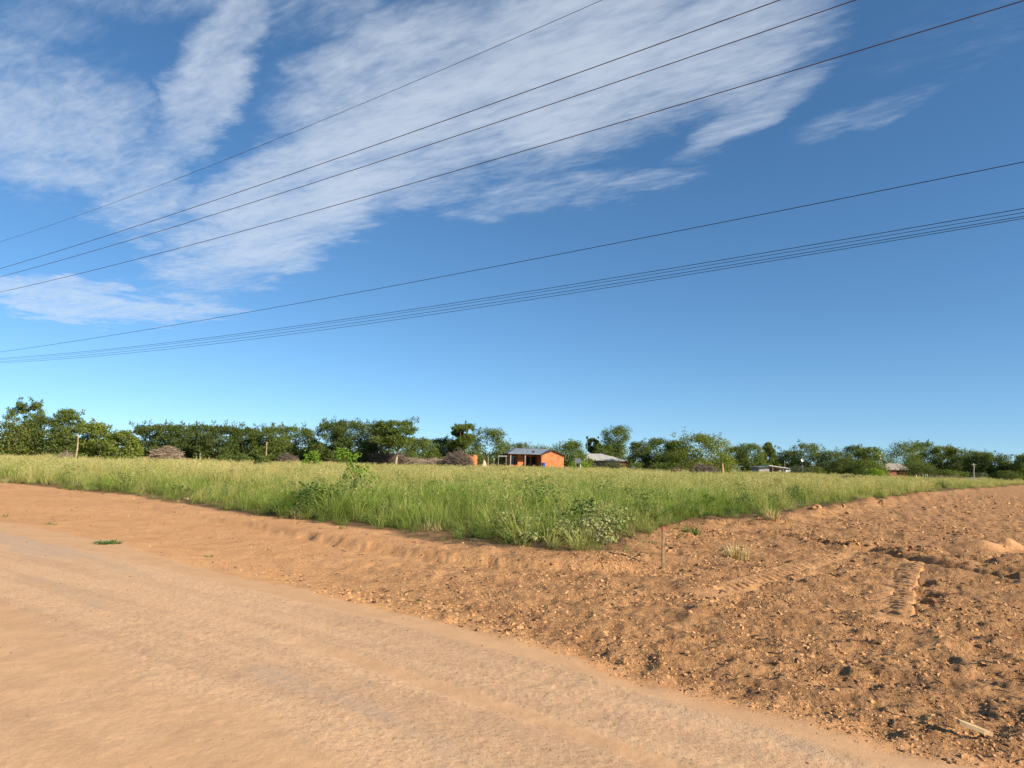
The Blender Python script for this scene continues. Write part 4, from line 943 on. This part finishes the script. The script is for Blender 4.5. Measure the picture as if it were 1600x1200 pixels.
# ------------------------------------------------------------------ poles, posts and small things
def pole(name, label, pxb, pxt, pyt, D, r, m, cat='pole', parts=()):
    bs = base_at(pxb, D); q = at(pxt, pyt, D); L = Vector((q.x - bs[0], 0, q.z - bs[2])); rs = random.Random(int(pxb))
    k = MB(); pts = [Vector((0, 0, -.25))] + [L * (i / 4) + Vector((rs.uniform(-1, 1), rs.uniform(-1, 1), 0)) * r * .5 * (i < 4) for i in range(1, 5)]
    k.tube(pts, [r * 1.15, r * 1.1, r, r * .95, r * .8], 9)
    if not parts:
        return tag(k.build(name, m, None, bs, True), label, cat)
    t = thing(name, label, cat, bs); k.build('shaft', m, t, None, True)
    for pn, fn in parts: fn(t, L, pn)
    return t
pole('wooden_pole', 'bare pale wooden pole standing between the trees at left', 120, 122.5, 679, 70, .075, M_WOOD)
pole('wooden_pole', 'thin pale wooden pole before the long row of dark trees', 416, 417, 690, 74, .055, M_WOOD)
pole('wooden_post', 'short pale post at the foot of the long tree row', 313.5, 313, 708, 76, .05, M_WOODG, 'post')
pole('wooden_post', 'fence post left of the house near the sand heap', 763, 763, 714, 98, .06, M_WOODG, 'post')
pole('wooden_post', 'second fence post left of the house', 772, 772, 716, 98, .05, M_WOODG, 'post')
pole('mast', 'thin white mast left of the pale hipped roof', 917.5, 917.5, 689, 116, .03, M_ZINCP, 'mast')
def crossarm(t, L, pn):
    z = L.z * .93; MB().box(L.x * .93 - .32, L.x * .93 + .32, -.17, -.09, z - .04, z + .04).build(pn, M_WOODG, t)
pole('power_pole', 'wooden power pole with short crossarm at the right end of the field', 1521.5, 1520.5, 724, 106, .10, M_WOODG, 'pole', [('crossarm', crossarm)])
pole('thin_pole', 'thin pole behind the roof of the open shed', 1226, 1226, 720, 124, .05, M_WOODG)
for j, px in enumerate((1442, 1446, 1449)):
    pole('white_post', ('leftmost', 'middle', 'rightmost')[j] + ' of three short white posts below the beige roof', px, px, 740.5, 104, .05, M_ZINCP, 'post', )

def drum(px, D, top, label, m, r=.29):
    bs = base_at(px, D); h = at(px, top, D).z - bs[2]; k = MB()
    k.tube([(0, 0, 0), (0, 0, .03), (0, 0, h * .33), (0, 0, h * .35), (0, 0, h * .66), (0, 0, h * .68), (0, 0, h - .03), (0, 0, h)], [r * .96, r, r, r * 1.05, r * 1.05, r, r, r * .9], 16)
    tag(k.build('drum', m, None, bs), label, 'drum')
drum(849.3, 104, 723, 'small blue drum in front of the orange gable wall', M_BLUE)
def stump():
    D = 100.0; bs = base_at(903.5, D); zt = at(903, 716, D).z - bs[2]
    t = thing('tap_stand', 'dark stub with a grey box on top right of the orange house', 'stand', bs)
    MB().tube([(.05, 0, -.1), (.02, 0, zt * .3), (-.02, 0, zt * .62)], [.26, .22, .2], 9).build('stub', M_DARK, t)
    MB().box(-.5, .32, -.25, .3, zt * .63, zt).build('box', mat('grey_box', (.16, .17, .19), .7), t)
    MB().box(.27, .37, -.2, .1, 0, zt * .55).build('slab', M_WHITE, t)
stump()
def heap(name, label, px, py, w, D, m, cat, seed):
    bs = base_at(px, D); H = at(px, py, D).z - bs[2]; r = w * D / FPX / 2; n1, n2 = 22, 9; V = []; Fc = []
    for i in range(n2):
        f = i / (n2 - 1)
        for j in range(n1):
            g = 2 * math.pi * j / n1; k = 1 + .18 * mnoise.noise(Vector((math.cos(g) * 1.4, math.sin(g) * 1.4, f * 2 + seed)))
            V.append((r * f * k * math.cos(g), r * f * k * math.sin(g), H * (.5 + .5 * math.cos(math.pi * min(1, f * 1.02))) * k - .05 * f))
    for i in range(n2 - 1):
        for j in range(n1): Fc.append([i * n1 + j, i * n1 + (j + 1) % n1, (i + 1) * n1 + (j + 1) % n1, (i + 1) * n1 + j][::-1])
    o = link(name, mesh_np(name, V, np.array(Fc), [m], True), None, bs); tag(o, label, cat)
heap('sand_heap', 'pale sand heap between the brick wall stub and the house', 756, 718.5, 18, 98, M_SAND, 'heap', 1)
heap('sand_heap', 'pale rubble heap right of the pale roof house', 988, 727.5, 24, 106, M_SAND, 'heap', 3)
heap('soil_heap', 'pinkish soil heap left of the three white posts', 1431, 741, 9, 102, M_SAND, 'heap', 5)
heap('termite_mound', 'slim pale termite mound at the right foot of the broad light tree', 1129, 723, 8, 94, mat('mound_earth', (.42, .25, .13), .95, .15, 3, .4), 'mound', 7)
def wall_stub():
    D = 102.0; p = at(738, hz(738), D); gz = ground_z(p.x, D); s = D / FPX
    def zz(py): return at(738, py, D).z - gz
    t = thing('brick_wall_stub', 'broken orange brick wall behind the large brush heap', 'wall', (p.x, D, gz - .05), R(12))
    m = MB(); m.prism([(-9 * s, 0, 0), (8 * s, 0, 0), (8 * s, 0, zz(712)), (5 * s, 0, zz(710)), (2 * s, 0, zz(711)), (1 * s, 0, zz(713.5)), (-4 * s, 0, zz(711)), (-9 * s, 0, zz(709.5))], (0, .2, 0)); m.build('wall', M_BRICK, t)
    MB().box(-9 * s - .02, -9 * s + .2, .2, 2.4, 0, zz(712)).build('return_wall', M_BRICK, t)
wall_stub()
def awning():
    D = 105.0; p = at(786, hz(786), D); gz = ground_z(p.x, D); s = D / FPX; zt = at(786, 713.5, D).z - gz
    t = thing('lean_to', 'small lean-to of pale sheet on posts at the left end of the house', 'lean-to', (p.x, D, gz))
    MB().prism([(-8 * s, -.5, zt), (6 * s, -.5, zt + .02), (6 * s, .9, zt + .12), (-8 * s, .9, zt + .1)], (0, 0, .05)).build('roof', M_ZINCP, t)
    for x in (-7 * s, 5 * s):
        for y in (-.4, .8): MB().box(x - .04, x + .04, y - .04, y + .04, 0, zt + .0).build('post', M_WOODG, t)
awning()
def sheet_fence():
    D = 104.0; p = at(1527, hz(1527), D); gz = ground_z(p.x, D); s = D / FPX; z = at(1527, 747, D).z - gz
    t = thing('sheet_fence', 'low grey metal fence at the foot of the wooden power pole', 'fence', (p.x, D + .6, gz))
    for k in range(3): MB().box((-14 + 10 * k) * s, (-14 + 10 * k + 9.7) * s, 0, .04, .0, z + .02 * k).build('panel', M_ZINC, t)
    for k in range(4): MB().box((-14.3 + 10 * k) * s - .04, (-14.3 + 10 * k) * s + .04, -.02, .06, 0, z + .12).build('post', M_WOODG, t)
sheet_fence()

# survey stake in the foreground
def stake():
    x, y = gp(1036.3, 887); z = ground_z(x, y); D = y; zt = at(1037, 822, D).z - z
    t = thing('survey_stake', 'slim wooden survey stake with a red painted top', 'stake', (x, y, z), R(18))
    w = .023; MB().box(-w, w, -w * .55, w * .55, -.15, zt - .07).build('shaft', mat('stake_wood', (.26, .17, .085), .9, .2, 20, .2), t)
    k = MB(); k.add([(-w, -w * .55, zt - .07), (w, -w * .55, zt - .07), (w, w * .55, zt - .07), (-w, w * .55, zt - .07), (-w, -w * .55, zt), (w * .95, -w * .55, zt - .012), (w * .95, w * .55, zt - .012), (-w, w * .55, zt)],
                    [(0, 3, 2, 1), (4, 5, 6, 7), (0, 1, 5, 4), (1, 2, 6, 5), (2, 3, 7, 6), (3, 0, 4, 7)])
    k.build('painted_top', mat('red_marker', (.32, .10, .05), .8, .15, 20), t)
stake()
def board():
    a = gp(1497, 1122, .10); c = gp(1551, 1149, .02); za = ground_z(*a) + .085; zc2 = ground_z(*c) + .015
    A = Vector((*a, za)); C = Vector((*c, zc2)); d = (C - A).normalized(); s = d.cross(Vector((0, 0, 1))).normalized() * .030; n_ = s.cross(d).normalized() * .011
    if n_.z < 0: n_ = -n_
    L = C - A; k = MB(); pts = [A - s * .8, A + s * .9, A + L * .7 + s, C + s * .25, C - s * .3, A + L * .62 - s]
    k.prism([p - n_ for p in pts], n_ * 2); tag(k.build('board', mat('raw_timber', (.48, .33, .175), .85, .12, 14, .2), None), 'short pale board lying on the churned soil at lower right', 'board')
board()

# weeds and dry tufts on the bare ground, one thing each
def weed(name, label, px, py, scale, m, seed, nb=60, h=(.06, .2), spread=.14, lean=1.2, tint=.3, cat='weed', wid=.014):
    x, y = gp(px, py); z = ground_z(x, y); me = tuft(seed, nb, h[0], h[1], spread, wid, 0, lean, [m, m])
    o = link(name, me, None, (x, y, z)); o.scale = (scale,) * 3; tag(o, label, cat, 'weeds on the bare ground')
weed('weed', 'flat green weed beside the road at left', 168, 849, .8, M_WEED, 301, 190, (.05, .13), .24, 1.8, .3, 'weed', .03)
weed('weed', 'tiny green weed further left on the verge', 77, 816, 1.0, M_WEED, 302, 50, (.04, .11), .14, 1.4)
weed('weed', 'green weed at the left edge of the picture', 3, 804, 1.0, M_WEED, 303, 50, (.04, .12), .2, 1.4)
weed('weed', 'tiny weed on the verge below the sapling', 327, 866, .6, M_WEED, 304, 30, (.05, .16), .1, 1.4)
weed('weed', 'single small green leaf cluster on the loose soil at centre', 655, 940, .45, M_WEED, 305, 24, (.06, .14), .08, 1.4)
weed('weed', 'dark green tuft right of the survey stake', 1082, 836, 1.3, M_WEED, 306, 90, (.1, .26), .13, .8)
weed('weed', 'small green tuft left of the survey stake', 1015, 857, .9, M_WEED, 307, 60, (.06, .16), .16, 1.4)
weed('dry_grass_tuft', 'pale dry grass tuft right of the survey stake', 1152, 872, 1.3, M_DRY, 308, 120, (.12, .30), .14, 1.3, .5, 'dry grass')
weed('dry_grass_tuft', 'pale dry grass tuft on the dirt bank before the field', 1208, 822, 1.2, M_DRY, 309, 90, (.15, .4), .16, 1.2, .5, 'dry grass')
weed('dry_grass_tuft', 'orange brown dead tuft in the grass behind the dirt bank', 1182, 778, 2.4, M_DRY, 310, 120, (.2, .42), .2, 1.0, .8, 'dry grass')

# ------------------------------------------------------------------ overhead wires
def wire(label, pts, t0, r, m, s_ext=(34, 26)):
    """a slack wire in an upright plane parallel to the road, t0 metres straight ahead"""
    S = []; Zs = []
    for px, py in pts:
        d = ray(px, py); nx, ny = RD.y, -RD.x
        k = (ny * t0) / (d.x * nx + d.y * ny); x, y = d.x * k, d.y * k
        S.append((x * RD.x + (y - t0) * RD.y)); Zs.append(CAM_H + d.z * k)
    c = np.polyfit(S, Zs, 2); c = np.array([max(c[0], 0.0), *c[1:]]) if c[0] < 0 else c
    if c[0] == 0: cc = np.polyfit(S, Zs, 1); c = np.array([0, *cc])
    s = np.linspace(min(S) - s_ext[1], max(S) + s_ext[0], 60)
    print('wire', [round(float(q), 5) for q in c], round(min(S), 1), round(max(S), 1))
    k = MB(); k.tube([(q * RD.x, t0 + q * RD.y, float(np.polyval(c, q))) for q in s], r, 6)
    tag(k.build('overhead_wire', m, None, None, True), label, 'wire', 'overhead power wires')
wire('uppermost thin overhead wire', [(0, 378), (200, 308), (400, 231), (640, 131), (940, 0)], 14.0, .0055, M_CABLE)
wire('second overhead wire from the top, of the upper four', [(0, 420), (300, 323), (600, 224), (800, 152), (1000, 80), (1212, 0)], 13.6, .0088, M_CABLEB)
wire('third overhead wire from the top, of the upper four', [(0, 433), (300, 343), (600, 252), (800, 186), (1050, 100), (1325, 0)], 14.5, .0088, M_CABLEB)
wire('lowest of the upper four overhead wires', [(0, 457), (300, 380), (600, 300), (800, 244), (1200, 124), (1590, 0)], 16.3, .0095, M_CABLEB)
wire('single dark wire between the upper four and the lower bundle', [(0, 550), (400, 485), (800, 412), (1200, 335), (1600, 251)], 25.4, .0105, M_CABLE)
wire('top wire of the lower bundle', [(0, 560), (400, 517), (800, 461), (1200, 395), (1600, 324)], 25.4, .009, M_CABLE)
wire('second wire of the lower bundle, fainter than the top one', [(0, 562), (400, 520), (800, 464.5), (1200, 400), (1600, 330.5)], 25.5, .007, M_CABLE)
wire('third wire of the lower bundle', [(0, 565), (400, 524), (800, 470), (1200, 406), (1600, 335.5)], 25.4, .008, M_CABLE)
wire('fourth wire of the lower bundle', [(0, 567), (400, 528), (800, 474.5), (1200, 410), (1600, 339)], 25.6, .008, M_CABLE)
